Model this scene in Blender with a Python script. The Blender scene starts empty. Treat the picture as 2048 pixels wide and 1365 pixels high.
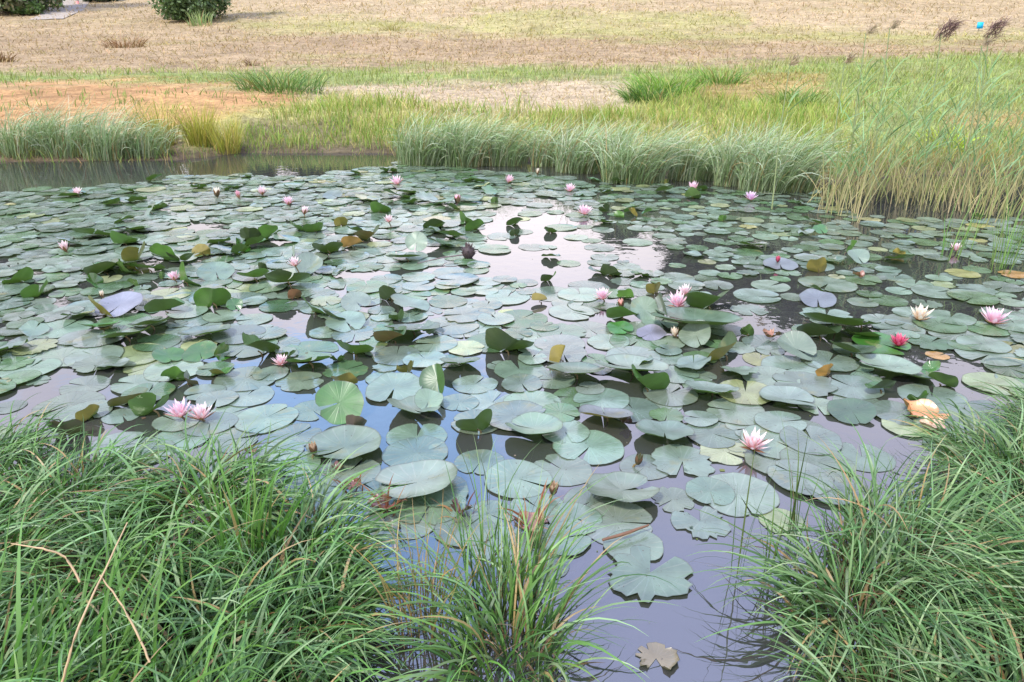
import bpy, math, random
import numpy as np
from mathutils import Vector, noise as mnoise
R = math.radians
rng = np.random.default_rng(11); random.seed(11)
scene = bpy.context.scene
col = scene.collection

# ------------------------------------------------------------------ camera
CAM_H, PITCH, FPX = 1.6, R(22.0), 1479.0
cam_d = bpy.data.cameras.new('camera'); cam = bpy.data.objects.new('camera', cam_d); col.objects.link(cam)
cam.location = (0, 0, CAM_H); cam.rotation_euler = (R(90) - PITCH, 0, 0)
cam_d.sensor_width = 36; cam_d.lens = 36 * FPX / 2048; cam_d.clip_start = .05; cam_d.clip_end = 2000
scene.camera = cam
scene.render.resolution_x, scene.render.resolution_y = 1024, 682

# ------------------------------------------------------------------ world: sky with broken bright cloud
SUN_EL, SUN_AZ = R(52), R(215)          # azimuth clockwise from +Y
w = bpy.data.worlds.new('World'); scene.world = w; w.use_nodes = True
nt = w.node_tree; N = nt.nodes; Lk = nt.links; N.clear()
def nd(tree, t, **kw):
    n = tree.nodes.new(t)
    for k, v in kw.items():
        if k.startswith('i_'): n.inputs[k[2:].replace('_', ' ')].default_value = v
        else: setattr(n, k, v)
    return n
out = nd(nt, 'ShaderNodeOutputWorld'); bg = nd(nt, 'ShaderNodeBackground'); bg.inputs['Strength'].default_value = .11
sky = nd(nt, 'ShaderNodeTexSky', sky_type='NISHITA', sun_disc=False, sun_elevation=SUN_EL, sun_rotation=SUN_AZ, altitude=100, air_density=1.3, dust_density=1.5, ozone_density=2.0)
tc = nd(nt, 'ShaderNodeTexCoord'); sep = nd(nt, 'ShaderNodeSeparateXYZ'); Lk.new(tc.outputs['Generated'], sep.inputs[0])
zz = nd(nt, 'ShaderNodeMath', operation='MAXIMUM'); Lk.new(sep.outputs[2], zz.inputs[0]); zz.inputs[1].default_value = 0
za = nd(nt, 'ShaderNodeMath', operation='ADD'); Lk.new(zz.outputs[0], za.inputs[0]); za.inputs[1].default_value = .22
dv = nd(nt, 'ShaderNodeVectorMath', operation='DIVIDE'); Lk.new(tc.outputs['Generated'], dv.inputs[0])
cb = nd(nt, 'ShaderNodeCombineXYZ')
for i in range(3): Lk.new(za.outputs[0], cb.inputs[i])
Lk.new(cb.outputs[0], dv.inputs[1])
no = nd(nt, 'ShaderNodeTexNoise'); no.inputs['Scale'].default_value = 1.9; no.inputs['Detail'].default_value = 7; no.inputs['Roughness'].default_value = .55
mpw = nd(nt, 'ShaderNodeMapping'); mpw.inputs['Location'].default_value = (2.3, .9, 0); Lk.new(dv.outputs[0], mpw.inputs[0]); Lk.new(mpw.outputs[0], no.inputs['Vector'])
# one blue gap in the cloud, ahead at about 27 degrees up and a little to the left
gv = Vector((math.sin(R(-9)) * math.cos(R(29)), math.cos(R(-9)) * math.cos(R(29)), math.sin(R(29))))
ds = nd(nt, 'ShaderNodeVectorMath', operation='DISTANCE'); Lk.new(tc.outputs['Generated'], ds.inputs[0]); ds.inputs[1].default_value = gv
gr = nd(nt, 'ShaderNodeMapRange', interpolation_type='SMOOTHSTEP'); Lk.new(ds.outputs['Value'], gr.inputs[0])
gr.inputs[1].default_value = .08; gr.inputs[2].default_value = .34; gr.inputs[3].default_value = -.34; gr.inputs[4].default_value = .1
ad = nd(nt, 'ShaderNodeMath', operation='ADD'); Lk.new(no.outputs['Fac'], ad.inputs[0]); Lk.new(gr.outputs[0], ad.inputs[1])
g2 = nd(nt, 'ShaderNodeVectorMath', operation='DISTANCE'); Lk.new(tc.outputs['Generated'], g2.inputs[0]); g2.inputs[1].default_value = (math.sin(R(-3)) * math.cos(R(16)), math.cos(R(16)), math.sin(R(16)))
g3 = nd(nt, 'ShaderNodeMapRange', interpolation_type='SMOOTHSTEP'); Lk.new(g2.outputs['Value'], g3.inputs[0]); g3.inputs[1].default_value = .1; g3.inputs[2].default_value = .42; g3.inputs[3].default_value = 1.45; g3.inputs[4].default_value = 1
ga = nd(nt, 'ShaderNodeMath', operation='MULTIPLY_ADD'); Lk.new(g3.outputs[0], ga.inputs[0]); ga.inputs[1].default_value = .6; ga.inputs[2].default_value = -.6
ad2 = nd(nt, 'ShaderNodeMath', operation='ADD'); Lk.new(ad.outputs[0], ad2.inputs[0]); Lk.new(ga.outputs[0], ad2.inputs[1])
cr = nd(nt, 'ShaderNodeMapRange', interpolation_type='SMOOTHSTEP'); Lk.new(ad2.outputs[0], cr.inputs[0]); cr.inputs[1].default_value = .36; cr.inputs[2].default_value = .58
# cloud colour: bright and faintly pink low down, lilac grey higher up
ce = nd(nt, 'ShaderNodeMapRange'); Lk.new(sep.outputs[2], ce.inputs[0]); ce.inputs[1].default_value = .25; ce.inputs[2].default_value = .62
cm = nd(nt, 'ShaderNodeMix', data_type='RGBA'); Lk.new(ce.outputs[0], cm.inputs[0]); cm.inputs[6].default_value = (9.8, 9.0, 9.4, 1); cm.inputs[7].default_value = (6.3, 7.1, 11.4, 1)
sb = nd(nt, 'ShaderNodeMix', data_type='RGBA', blend_type='MULTIPLY'); sb.inputs[0].default_value = 1; Lk.new(sky.outputs[0], sb.inputs[6]); sb.inputs[7].default_value = (3.6, 3.9, 4.2, 1)
mx = nd(nt, 'ShaderNodeMix', data_type='RGBA'); Lk.new(cr.outputs[0], mx.inputs[0]); Lk.new(sb.outputs[2], mx.inputs[6]); g4 = nd(nt, 'ShaderNodeMix', data_type='RGBA', blend_type='MULTIPLY'); g4.inputs[0].default_value = 1; Lk.new(cm.outputs[2], g4.inputs[6]); Lk.new(g3.outputs[0], g4.inputs[7])
Lk.new(g4.outputs[2], mx.inputs[7])
Lk.new(mx.outputs[2], bg.inputs[0]); Lk.new(bg.outputs[0], out.inputs[0])

# ------------------------------------------------------------------ sun
sd = bpy.data.lights.new('sun', 'SUN'); sd.energy = 2.7; sd.angle = R(7); sd.color = (1, .95, .87)
so = bpy.data.objects.new('sun', sd); col.objects.link(so); so.location = (0, 0, 30)
sv = Vector((math.sin(SUN_AZ) * math.cos(SUN_EL), math.cos(SUN_AZ) * math.cos(SUN_EL), math.sin(SUN_EL)))
so.rotation_euler = sv.to_track_quat('Z', 'Y').to_euler()
scene.view_settings.view_transform = 'Standard'; scene.view_settings.look = 'None'; scene.view_settings.gamma = 1
scene.view_settings.exposure = .8
scene.cycles.max_bounces = 6; scene.cycles.diffuse_bounces = 3; scene.cycles.transparent_max_bounces = 8

# ------------------------------------------------------------------ photo geometry helpers
cp, sp = math.cos(PITCH), math.sin(PITCH)
def ray(px, py):
    u, v = (px - 1024) / FPX, (682.5 - py) / FPX
    return Vector((u, cp + v * sp, -sp + v * cp))
def unproj(px, py, z=0.0):
    d = ray(px, py); t = (z - CAM_H) / d.z
    return Vector((d.x * t, d.y * t, z)), t          # t is depth along the view axis
def project(x, y, z):
    Z = z - CAM_H; dep = y * cp - Z * sp; up = y * sp + Z * cp
    dep = np.maximum(dep, 1e-3)
    return 1024 + FPX * x / dep, 682.5 - FPX * up / dep
def in_poly(x, y, poly):
    x = np.asarray(x, float); y = np.asarray(y, float); r = np.zeros(x.shape, bool); n = len(poly)
    for i in range(n):
        x1, y1 = poly[i]; x2, y2 = poly[(i + 1) % n]
        c = ((y1 > y) != (y2 > y)) & (x < (x2 - x1) * (y - y1) / (y2 - y1 + 1e-12) + x1); r ^= c
    return r

# ------------------------------------------------------------------ terrain
sh = [unproj(*p)[0] for p in [(-700, 345), (-300, 335), (0, 325), (350, 322), (480, 308), (780, 308), (830, 322), (1060, 326), (1150, 340), (1350, 356), (1500, 366), (1650, 375), (1720, 360), (1850, 352), (2048, 348), (2500, 345)]]
SX = np.array([p.x for p in sh]); SY = np.array([p.y for p in sh])
order = np.argsort(SX); SX, SY = SX[order], SY[order]
NBX = np.array([-30, -3.2, -2.2, -1.3, -.75, -.42, -.2, .55, .8, 1.05, 1.6, 2.1, 3, 4.5, 30]); NBY = np.array([3, 2.7, 2.5, 2.25, 1.85, 1.05, .9, .9, 1.25, 1.8, 2.2, 2.6, 3.1, 3.5, 4.5])
PT = np.array([-3, -1, 0, .25, 1, 2.5, 5, 9, 16, 30, 50, 90, 160, 300, 600]); PZ = np.array([-.9, -.3, -.02, .06, .17, .4, .56, .72, 1.05, 2.0, 4.3, 11, 20, 26, 30])
def vnoise(x, y, s):
    x, y = np.asarray(x) * s, np.asarray(y) * s
    return (np.sin(x * 1.3 + 1.7 * np.sin(y * .9 + .4)) + np.sin(y * 1.7 + 1.3 * np.sin(x * 1.1 + 2.1)) + .5 * np.sin(2.7 * x + 3.1 * y + 1) + .5 * np.sin(3.3 * x - 2.3 * y)) / 3
def terr(x, y):
    x = np.asarray(x, float); y = np.asarray(y, float)
    t = y - np.interp(x, SX, SY)
    zf = np.interp(t, PT, PZ)
    amp = np.clip(t / 6, 0, 1)
    zf = zf + amp * (.035 * vnoise(x, y, 1.1) + .06 * vnoise(x, y, .31)) + np.clip(t / 2, 0, 1) * .012 * vnoise(x, y, 5)
    tn = np.interp(x, NBX, NBY) - y
    zn = np.interp(tn, [-1.2, -.2, 0, .25, 1, 3], [-.6, -.15, -.02, .06, .1, .12]) + np.clip(tn, 0, .3) * .08 * vnoise(x, y, 7)
    zl = np.maximum(np.interp(x, [-22, -16, -13], [.5, .2, -.9]), np.interp(x, [12, 15, 20], [-.9, .2, .5]))
    zz = np.maximum(np.maximum(zf, zn), np.where(t < 0, zl, -9))
    return zz
def terr1(x, y): return float(terr(np.array([x]), np.array([y]))[0])
def unproj_ground(px, py):
    d = ray(px, py); t = 1.0; pt = t
    while t < 400:
        p = Vector((0, 0, CAM_H)) + d * t
        if p.z < max(terr1(p.x, p.y), 0):
            a, b = pt, t
            for _ in range(14):
                m = (a + b) / 2; p = Vector((0, 0, CAM_H)) + d * m
                if p.z < max(terr1(p.x, p.y), 0): b = m
                else: a = m
            p = Vector((0, 0, CAM_H)) + d * b; p.z = terr1(p.x, p.y); return p, b
        pt = t; t *= 1.01
    return p, t

# ------------------------------------------------------------------ mesh helpers
def fast_mesh(name, V, F, C=None, UV=None, mat=None, smooth=True, mats=None, midx=None):
    """V (n,3); F (m,4) quads (a repeated last index marks a triangle); C (n,3) colours; UV (n,2)."""
    V = np.asarray(V, np.float32); F = np.asarray(F, np.int32)
    me = bpy.data.meshes.new(name)
    tri = F[:, 3] == F[:, 2]
    if tri.any():
        ls = np.where(tri, 3, 4); starts = np.concatenate([[0], np.cumsum(ls)[:-1]])
        keep = np.ones(F.shape, bool); keep[tri, 3] = False; loops = F[keep]
    else:
        starts = np.arange(len(F)) * 4; loops = F.ravel()
    me.vertices.add(len(V)); me.vertices.foreach_set('co', V.ravel())
    me.loops.add(len(loops)); me.loops.foreach_set('vertex_index', loops.astype(np.int32))
    me.polygons.add(len(F)); me.polygons.foreach_set('loop_start', starts.astype(np.int32))
    me.polygons.foreach_set('use_smooth', np.full(len(F), smooth))
    if midx is not None: me.polygons.foreach_set('material_index', np.asarray(midx, np.int32))
    me.update(calc_edges=True)
    if C is not None:
        a = me.attributes.new('tint', 'FLOAT_COLOR', 'POINT'); c4 = np.ones((len(V), 4), np.float32); c4[:, :3] = C; a.data.foreach_set('color', c4.ravel())
    if UV is not None:
        a = me.attributes.new('leafco', 'FLOAT_VECTOR', 'POINT'); u3 = np.zeros((len(V), 3), np.float32); u3[:, :2] = UV; a.data.foreach_set('vector', u3.ravel())
    for m in (mats or ([mat] if mat else [])): me.materials.append(m)
    return me
def link(name, me, parent=None, loc=None):
    o = bpy.data.objects.new(name, me); col.objects.link(o)
    if loc is not None: o.location = loc
    if parent: o.parent = parent
    return o
def tag(o, label=None, cat=None, group=None, kind=None):
    if label: o['label'] = label
    if cat: o['category'] = cat
    if group: o['group'] = group
    if kind: o['kind'] = kind
    return o
class MB:
    def __init__(s): s.V = []; s.F = []; s.C = []; s.U = []; s.n = 0
    def add(s, V, F, C=None, U=None):
        V = np.asarray(V, float); F = np.asarray(F, int)
        s.V.append(V); s.F.append(F + s.n); s.n += len(V)
        s.C.append(np.ones((len(V), 3)) * (C if C is not None else 1.0)); s.U.append(U if U is not None else np.zeros((len(V), 2)))
    def mesh(s, name, mat): return fast_mesh(name, np.vstack(s.V), np.vstack(s.F), np.vstack(s.C), np.vstack(s.U), mat)
def tube(pts, rad, n=6):
    pts = [Vector(p) for p in pts]; V = []; F = []
    for i, p in enumerate(pts):
        d = (pts[min(i + 1, len(pts) - 1)] - pts[max(i - 1, 0)]).normalized()
        a = d.orthogonal().normalized(); b = d.cross(a); r = rad[i] if hasattr(rad, '__len__') else rad
        for k in range(n): V.append(p + (a * math.cos(k * 2 * math.pi / n) + b * math.sin(k * 2 * math.pi / n)) * r)
    for i in range(len(pts) - 1):
        for k in range(n): F.append((i * n + k, i * n + (k + 1) % n, (i + 1) * n + (k + 1) % n, (i + 1) * n + k))
    return np.array([tuple(v) for v in V]), np.array(F)
def blades(root, az, th0, th1, Ln, W, S, c0, c1, tw=None, zmin=None, bend=1.3, wob=.0):
    """vectorised grass blades: (V, F, C)"""
    n = len(root); P = np.array(root, float).copy(); t_all = np.linspace(0, 1, S + 1)
    V = np.zeros((n, S + 1, 2, 3)); C = np.zeros((n, S + 1, 2, 3)); tw = np.zeros(n) if tw is None else tw
    az = az.copy()
    for k, t in enumerate(t_all):
        th = th0 + (th1 - th0) * t ** bend; a = az + wob * np.sin(t * 3 + tw * 5) * t
        d = np.stack([np.sin(th) * np.cos(a), np.sin(th) * np.sin(a), np.cos(th)], 1)
        s = np.stack([-np.sin(a), np.cos(a), np.zeros(n)], 1); b = np.cross(d, s)
        tk = tw * (1 + .5 * t); side = s * np.cos(tk)[:, None] + b * np.sin(tk)[:, None]
        wd = W * min(1, .55 + 1.5 * t) * (1 - t ** 2.2) + .0003
        if zmin is not None: P[:, 2] = np.maximum(P[:, 2], zmin)
        V[:, k, 0] = P - side * wd[:, None] / 2; V[:, k, 1] = P + side * wd[:, None] / 2
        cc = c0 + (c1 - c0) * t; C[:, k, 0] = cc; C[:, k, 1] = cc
        P = P + d * (Ln / S)[:, None]
    base = (np.arange(n) * (S + 1) * 2)[:, None] + (np.arange(S) * 2)[None, :]
    F = np.stack([base, base + 1, base + 3, base + 2], 2).reshape(-1, 4)
    return V.reshape(-1, 3), F, C.reshape(-1, 3)
def U(a, b, n): return rng.uniform(a, b, n)

# ------------------------------------------------------------------ materials
def mat_new(name):
    m = bpy.data.materials.new(name); m.use_nodes = True; t = m.node_tree; t.nodes.clear()
    return m, t
def blade_mat(name, rough=.45, trans=.35, spec=.5, ior=1.5):
    m, t = mat_new(name); L = t.links
    o = nd(t, 'ShaderNodeOutputMaterial'); at = nd(t, 'ShaderNodeAttribute', attribute_name='tint'); p = nd(t, 'ShaderNodeBsdfPrincipled')
    L.new(at.outputs['Color'], p.inputs['Base Color']); p.inputs['Roughness'].default_value = rough; p.inputs['Specular IOR Level'].default_value = spec; p.inputs['IOR'].default_value = ior
    tr = nd(t, 'ShaderNodeBsdfTranslucent'); hs = nd(t, 'ShaderNodeMix', data_type='RGBA', blend_type='MULTIPLY'); hs.inputs[0].default_value = 1
    L.new(at.outputs['Color'], hs.inputs[6]); hs.inputs[7].default_value = (1.1, 1.25, .65, 1); L.new(hs.outputs[2], tr.inputs['Color'])
    mx = nd(t, 'ShaderNodeMixShader'); mx.inputs[0].default_value = trans; L.new(p.outputs[0], mx.inputs[1]); L.new(tr.outputs[0], mx.inputs[2]); L.new(mx.outputs[0], o.inputs[0])
    return m
M_SEDGE = blade_mat('sedge_blades', .45, .2, .4)
M_GRASS = blade_mat('grass_blades', .55, .35, .35)
M_STRAW = blade_mat('straw', .8, .3, .2)
M_REED = blade_mat('reed', .55, .25, .4)
M_LEAF = blade_mat('tree_leaves', .5, .25, .4)
M_PETAL = blade_mat('petals', .5, .35, .3)
for n_ in M_PETAL.node_tree.nodes:
    if n_.type == 'MIX': n_.inputs[7].default_value = (1.05, 1, 1, 1)
def flat_mat(name, c, rough=.7, scale=8, amt=.35, bump=.2, spec=.4):
    m, t = mat_new(name); L = t.links
    o = nd(t, 'ShaderNodeOutputMaterial'); p = nd(t, 'ShaderNodeBsdfPrincipled'); tcn = nd(t, 'ShaderNodeTexCoord'); n = nd(t, 'ShaderNodeTexNoise'); n.inputs['Scale'].default_value = scale; n.inputs['Detail'].default_value = 6
    L.new(tcn.outputs['Object'], n.inputs['Vector']); mx = nd(t, 'ShaderNodeMix', data_type='RGBA')
    L.new(n.outputs['Fac'], mx.inputs[0]); mx.inputs[6].default_value = (*[v * (1 - amt) for v in c], 1); mx.inputs[7].default_value = (*[min(1, v * (1 + amt)) for v in c], 1)
    L.new(mx.outputs[2], p.inputs['Base Color']); p.inputs['Roughness'].default_value = rough; p.inputs['Specular IOR Level'].default_value = spec
    b = nd(t, 'ShaderNodeBump'); b.inputs['Strength'].default_value = bump; b.inputs['Distance'].default_value = .01; L.new(n.outputs['Fac'], b.inputs['Height']); L.new(b.outputs[0], p.inputs['Normal']); L.new(p.outputs[0], o.inputs[0])
    return m
M_BARK = flat_mat('bark', (.1, .08, .06), .9, 6, .4, .6)
M_STEM = flat_mat('leaf_stem', (.16, .12, .05), .5, 20, .4)
M_STICK = flat_mat('dead_wood', (.16, .13, .12), .7, 30, .5)
M_PATH = flat_mat('path_grit', (.36, .31, .25), .9, 3, .2)
M_BLUE = flat_mat('blue_plastic', (.01, .42, .75), .5, 4, .08)
M_RED = flat_mat('marker_paint', (.75, .3, .28), .6, 4, .1)

def ground_mat():
    m, t = mat_new('ground'); L = t.links
    o = nd(t, 'ShaderNodeOutputMaterial'); p = nd(t, 'ShaderNodeBsdfPrincipled'); at = nd(t, 'ShaderNodeAttribute', attribute_name='tint'); tcn = nd(t, 'ShaderNodeTexCoord')
    def noi(s, d, r=.6):
        n = nd(t, 'ShaderNodeTexNoise'); n.inputs['Scale'].default_value = s; n.inputs['Detail'].default_value = d; n.inputs['Roughness'].default_value = r; L.new(tcn.outputs['Object'], n.inputs['Vector']); return n
    a, b, c = noi(14, 6, .7), noi(2.2, 5), noi(.45, 4)
    def mul(prev, n, lo, hi, f0=.3, f1=.7):
        r = nd(t, 'ShaderNodeMapRange'); L.new(n.outputs['Fac'], r.inputs[0]); r.inputs[1].default_value = f0; r.inputs[2].default_value = f1; r.inputs[3].default_value = lo; r.inputs[4].default_value = hi
        x = nd(t, 'ShaderNodeMix', data_type='RGBA', blend_type='MULTIPLY'); x.inputs[0].default_value = 1; L.new(prev, x.inputs[6]); L.new(r.outputs[0], x.inputs[7]); return x.outputs[2]
    q = mul(at.outputs['Color'], a, .5, 1.4); q = mul(q, b, .65, 1.25); q = mul(q, c, .8, 1.15)
    L.new(q, p.inputs['Base Color']); p.inputs['Roughness'].default_value = .95; p.inputs['Specular IOR Level'].default_value = .15
    bm = nd(t, 'ShaderNodeBump'); bm.inputs['Strength'].default_value = .7; bm.inputs['Distance'].default_value = .06; L.new(a.outputs['Fac'], bm.inputs['Height']); L.new(bm.outputs[0], p.inputs['Normal']); L.new(p.outputs[0], o.inputs[0])
    return m
def water_mat():
    m, t = mat_new('pond_water'); L = t.links
    o = nd(t, 'ShaderNodeOutputMaterial'); p = nd(t, 'ShaderNodeBsdfPrincipled'); tcn = nd(t, 'ShaderNodeTexCoord')
    n = nd(t, 'ShaderNodeTexNoise'); n.inputs['Scale'].default_value = 1.6; n.inputs['Detail'].default_value = 3; L.new(tcn.outputs['Object'], n.inputs['Vector'])
    mx = nd(t, 'ShaderNodeMix', data_type='RGBA'); L.new(n.outputs['Fac'], mx.inputs[0]); mx.inputs[6].default_value = (.03, .03, .026, 1); mx.inputs[7].default_value = (.045, .045, .045, 1); L.new(mx.outputs[2], p.inputs['Base Color'])
    p.inputs['Roughness'].default_value = .015; p.inputs['IOR'].default_value = 2.5
    n2 = nd(t, 'ShaderNodeTexNoise'); n2.inputs['Scale'].default_value = 9; n2.inputs['Detail'].default_value = 2; L.new(tcn.outputs['Object'], n2.inputs['Vector'])
    b = nd(t, 'ShaderNodeBump'); b.inputs['Strength'].default_value = .12; b.inputs['Distance'].default_value = .01; L.new(n2.outputs['Fac'], b.inputs['Height']); L.new(b.outputs[0], p.inputs['Normal']); L.new(p.outputs[0], o.inputs[0])
    return m
def pad_mat(name, lo, hi):
    m, t = mat_new(name); L = t.links
    o = nd(t, 'ShaderNodeOutputMaterial'); at = nd(t, 'ShaderNodeAttribute', attribute_name='tint'); uv = nd(t, 'ShaderNodeAttribute', attribute_name='leafco'); tcn = nd(t, 'ShaderNodeTexCoord'); ge = nd(t, 'ShaderNodeNewGeometry')
    sx = nd(t, 'ShaderNodeSeparateXYZ'); L.new(uv.outputs['Vector'], sx.inputs[0])
    # veins fan out from the leaf's centre: uv.y is the angle in turns
    mu = nd(t, 'ShaderNodeMath', operation='MULTIPLY'); L.new(sx.outputs[1], mu.inputs[0]); mu.inputs[1].default_value = 19
    fr = nd(t, 'ShaderNodeMath', operation='PINGPONG'); L.new(mu.outputs[0], fr.inputs[0]); fr.inputs[1].default_value = .5
    vr = nd(t, 'ShaderNodeMapRange', interpolation_type='SMOOTHSTEP'); L.new(fr.outputs[0], vr.inputs[0]); vr.inputs[1].default_value = 0; vr.inputs[2].default_value = .13; vr.inputs[3].default_value = 1; vr.inputs[4].default_value = 0
    n1 = nd(t, 'ShaderNodeTexNoise'); n1.inputs['Scale'].default_value = 9; n1.inputs['Detail'].default_value = 5; L.new(tcn.outputs['Object'], n1.inputs['Vector'])
    r1 = nd(t, 'ShaderNodeMapRange'); L.new(n1.outputs['Fac'], r1.inputs[0]); r1.inputs[1].default_value = .3; r1.inputs[2].default_value = .7; r1.inputs[3].default_value = .75; r1.inputs[4].default_value = 1.3
    x1 = nd(t, 'ShaderNodeMix', data_type='RGBA', blend_type='MULTIPLY'); x1.inputs[0].default_value = 1; L.new(at.outputs['Color'], x1.inputs[6]); L.new(r1.outputs[0], x1.inputs[7])
    vm = nd(t, 'ShaderNodeMath', operation='MULTIPLY'); L.new(vr.outputs[0], vm.inputs[0]); vm.inputs[1].default_value = .13
    x2 = nd(t, 'ShaderNodeMix', data_type='RGBA'); L.new(vm.outputs[0], x2.inputs[0]); L.new(x1.outputs[2], x2.inputs[6]); xv = nd(t, 'ShaderNodeMix', data_type='RGBA', blend_type='MULTIPLY'); xv.inputs[0].default_value = 1; L.new(x1.outputs[2], xv.inputs[6]); xv.inputs[7].default_value = (2.6, 2.0, 2.6, 1); L.new(xv.outputs[2], x2.inputs[7])
    nb = nd(t, 'ShaderNodeTexNoise'); nb.inputs['Scale'].default_value = 5; nb.inputs['Detail'].default_value = 6; nb.inputs['Roughness'].default_value = .65
    oj = nd(t, 'ShaderNodeObjectInfo'); va = nd(t, 'ShaderNodeVectorMath', operation='ADD'); L.new(tcn.outputs['Object'], va.inputs[0]); L.new(oj.outputs['Location'], va.inputs[1]); L.new(va.outputs[0], nb.inputs['Vector'])
    sbm = nd(t, 'ShaderNodeMapRange'); L.new(nb.outputs['Fac'], sbm.inputs[0]); sbm.inputs[1].default_value = .6; sbm.inputs[2].default_value = .74; sbm.inputs[4].default_value = .75
    xb = nd(t, 'ShaderNodeMix', data_type='RGBA'); L.new(sbm.outputs[0], xb.inputs[0]); L.new(x2.outputs[2], xb.inputs[6]); xb.inputs[7].default_value = (.24, .22, .08, 1); x2 = xb
    # insect specks and holes' rims
    n3 = nd(t, 'ShaderNodeTexNoise'); n3.inputs['Scale'].default_value = 90; n3.inputs['Detail'].default_value = 1; L.new(tcn.outputs['Object'], n3.inputs['Vector'])
    s3 = nd(t, 'ShaderNodeMapRange'); L.new(n3.outputs['Fac'], s3.inputs[0]); s3.inputs[1].default_value = .73; s3.inputs[2].default_value = .77
    x3 = nd(t, 'ShaderNodeMix', data_type='RGBA'); L.new(s3.outputs[0], x3.inputs[0]); L.new(x2.outputs[2], x3.inputs[6]); x3.inputs[7].default_value = (.05, .03, .015, 1)
    # browned rim
    er = nd(t, 'ShaderNodeMapRange', interpolation_type='SMOOTHSTEP'); L.new(sx.outputs[0], er.inputs[0]); er.inputs[1].default_value = .955; er.inputs[2].default_value = 1.0; er.inputs[3].default_value = 0; er.inputs[4].default_value = .7
    x4 = nd(t, 'ShaderNodeMix', data_type='RGBA'); L.new(er.outputs[0], x4.inputs[0]); L.new(x3.outputs[2], x4.inputs[6]); x4.inputs[7].default_value = (.055, .05, .03, 1)
    p = nd(t, 'ShaderNodeBsdfPrincipled'); L.new(x4.outputs[2], p.inputs['Base Color']); p.inputs['IOR'].default_value = 1.85
    r2 = nd(t, 'ShaderNodeMapRange'); L.new(n1.outputs['Fac'], r2.inputs[0]); r2.inputs[1].default_value = .3; r2.inputs[2].default_value = .7; r2.inputs[3].default_value = -.06; r2.inputs[4].default_value = .1; oi = nd(t, 'ShaderNodeObjectInfo'); ro = nd(t, 'ShaderNodeMapRange'); L.new(oi.outputs['Random'], ro.inputs[0]); ro.inputs[3].default_value = lo; ro.inputs[4].default_value = hi; rs = nd(t, 'ShaderNodeMath', operation='ADD'); L.new(ro.outputs[0], rs.inputs[0]); L.new(r2.outputs[0], rs.inputs[1]); L.new(rs.outputs[0], p.inputs['Roughness'])
    b = nd(t, 'ShaderNodeBump'); b.inputs['Strength'].default_value = .35; b.inputs['Distance'].default_value = .003
    ba = nd(t, 'ShaderNodeMath', operation='MULTIPLY_ADD'); L.new(vr.outputs[0], ba.inputs[0]); ba.inputs[1].default_value = -.5; L.new(n1.outputs['Fac'], ba.inputs[2]); L.new(ba.outputs[0], b.inputs['Height']); L.new(b.outputs[0], p.inputs['Normal'])
    tr = nd(t, 'ShaderNodeBsdfTranslucent'); tr.inputs['Color'].default_value = (.17, .32, .04, 1)
    m1 = nd(t, 'ShaderNodeMixShader'); m1.inputs[0].default_value = .12; L.new(p.outputs[0], m1.inputs[1]); L.new(tr.outputs[0], m1.inputs[2])
    # the underside: olive to purple brown with raised veins
    q = nd(t, 'ShaderNodeBsdfPrincipled'); q.inputs['Roughness'].default_value = .4
    at2 = nd(t, 'ShaderNodeAttribute', attribute_name='under'); xu = nd(t, 'ShaderNodeMix', data_type='RGBA'); L.new(vm.outputs[0], xu.inputs[0]); xu.inputs[7].default_value = (.13, .12, .04, 1)
    xm = nd(t, 'ShaderNodeMix', data_type='RGBA', blend_type='MULTIPLY'); xm.inputs[0].default_value = 1; L.new(at2.outputs['Color'], xm.inputs[6]); L.new(r1.outputs[0], xm.inputs[7]); L.new(xm.outputs[2], xu.inputs[6]); L.new(xu.outputs[2], q.inputs['Base Color'])
    m2 = nd(t, 'ShaderNodeMixShader'); m2.inputs[0].default_value = .1; L.new(q.outputs[0], m2.inputs[1]); L.new(tr.outputs[0], m2.inputs[2])
    mm = nd(t, 'ShaderNodeMixShader'); L.new(ge.outputs['Backfacing'], mm.inputs[0]); L.new(m1.outputs[0], mm.inputs[1]); L.new(m2.outputs[0], mm.inputs[2]); L.new(mm.outputs[0], o.inputs[0])
    return m
M_GROUND, M_WATER, M_PAD = ground_mat(), water_mat(), pad_mat('lily_pad_dry', .3, .46)
M_PADWET = pad_mat('lily_pad_wet', .13, .3)

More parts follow.
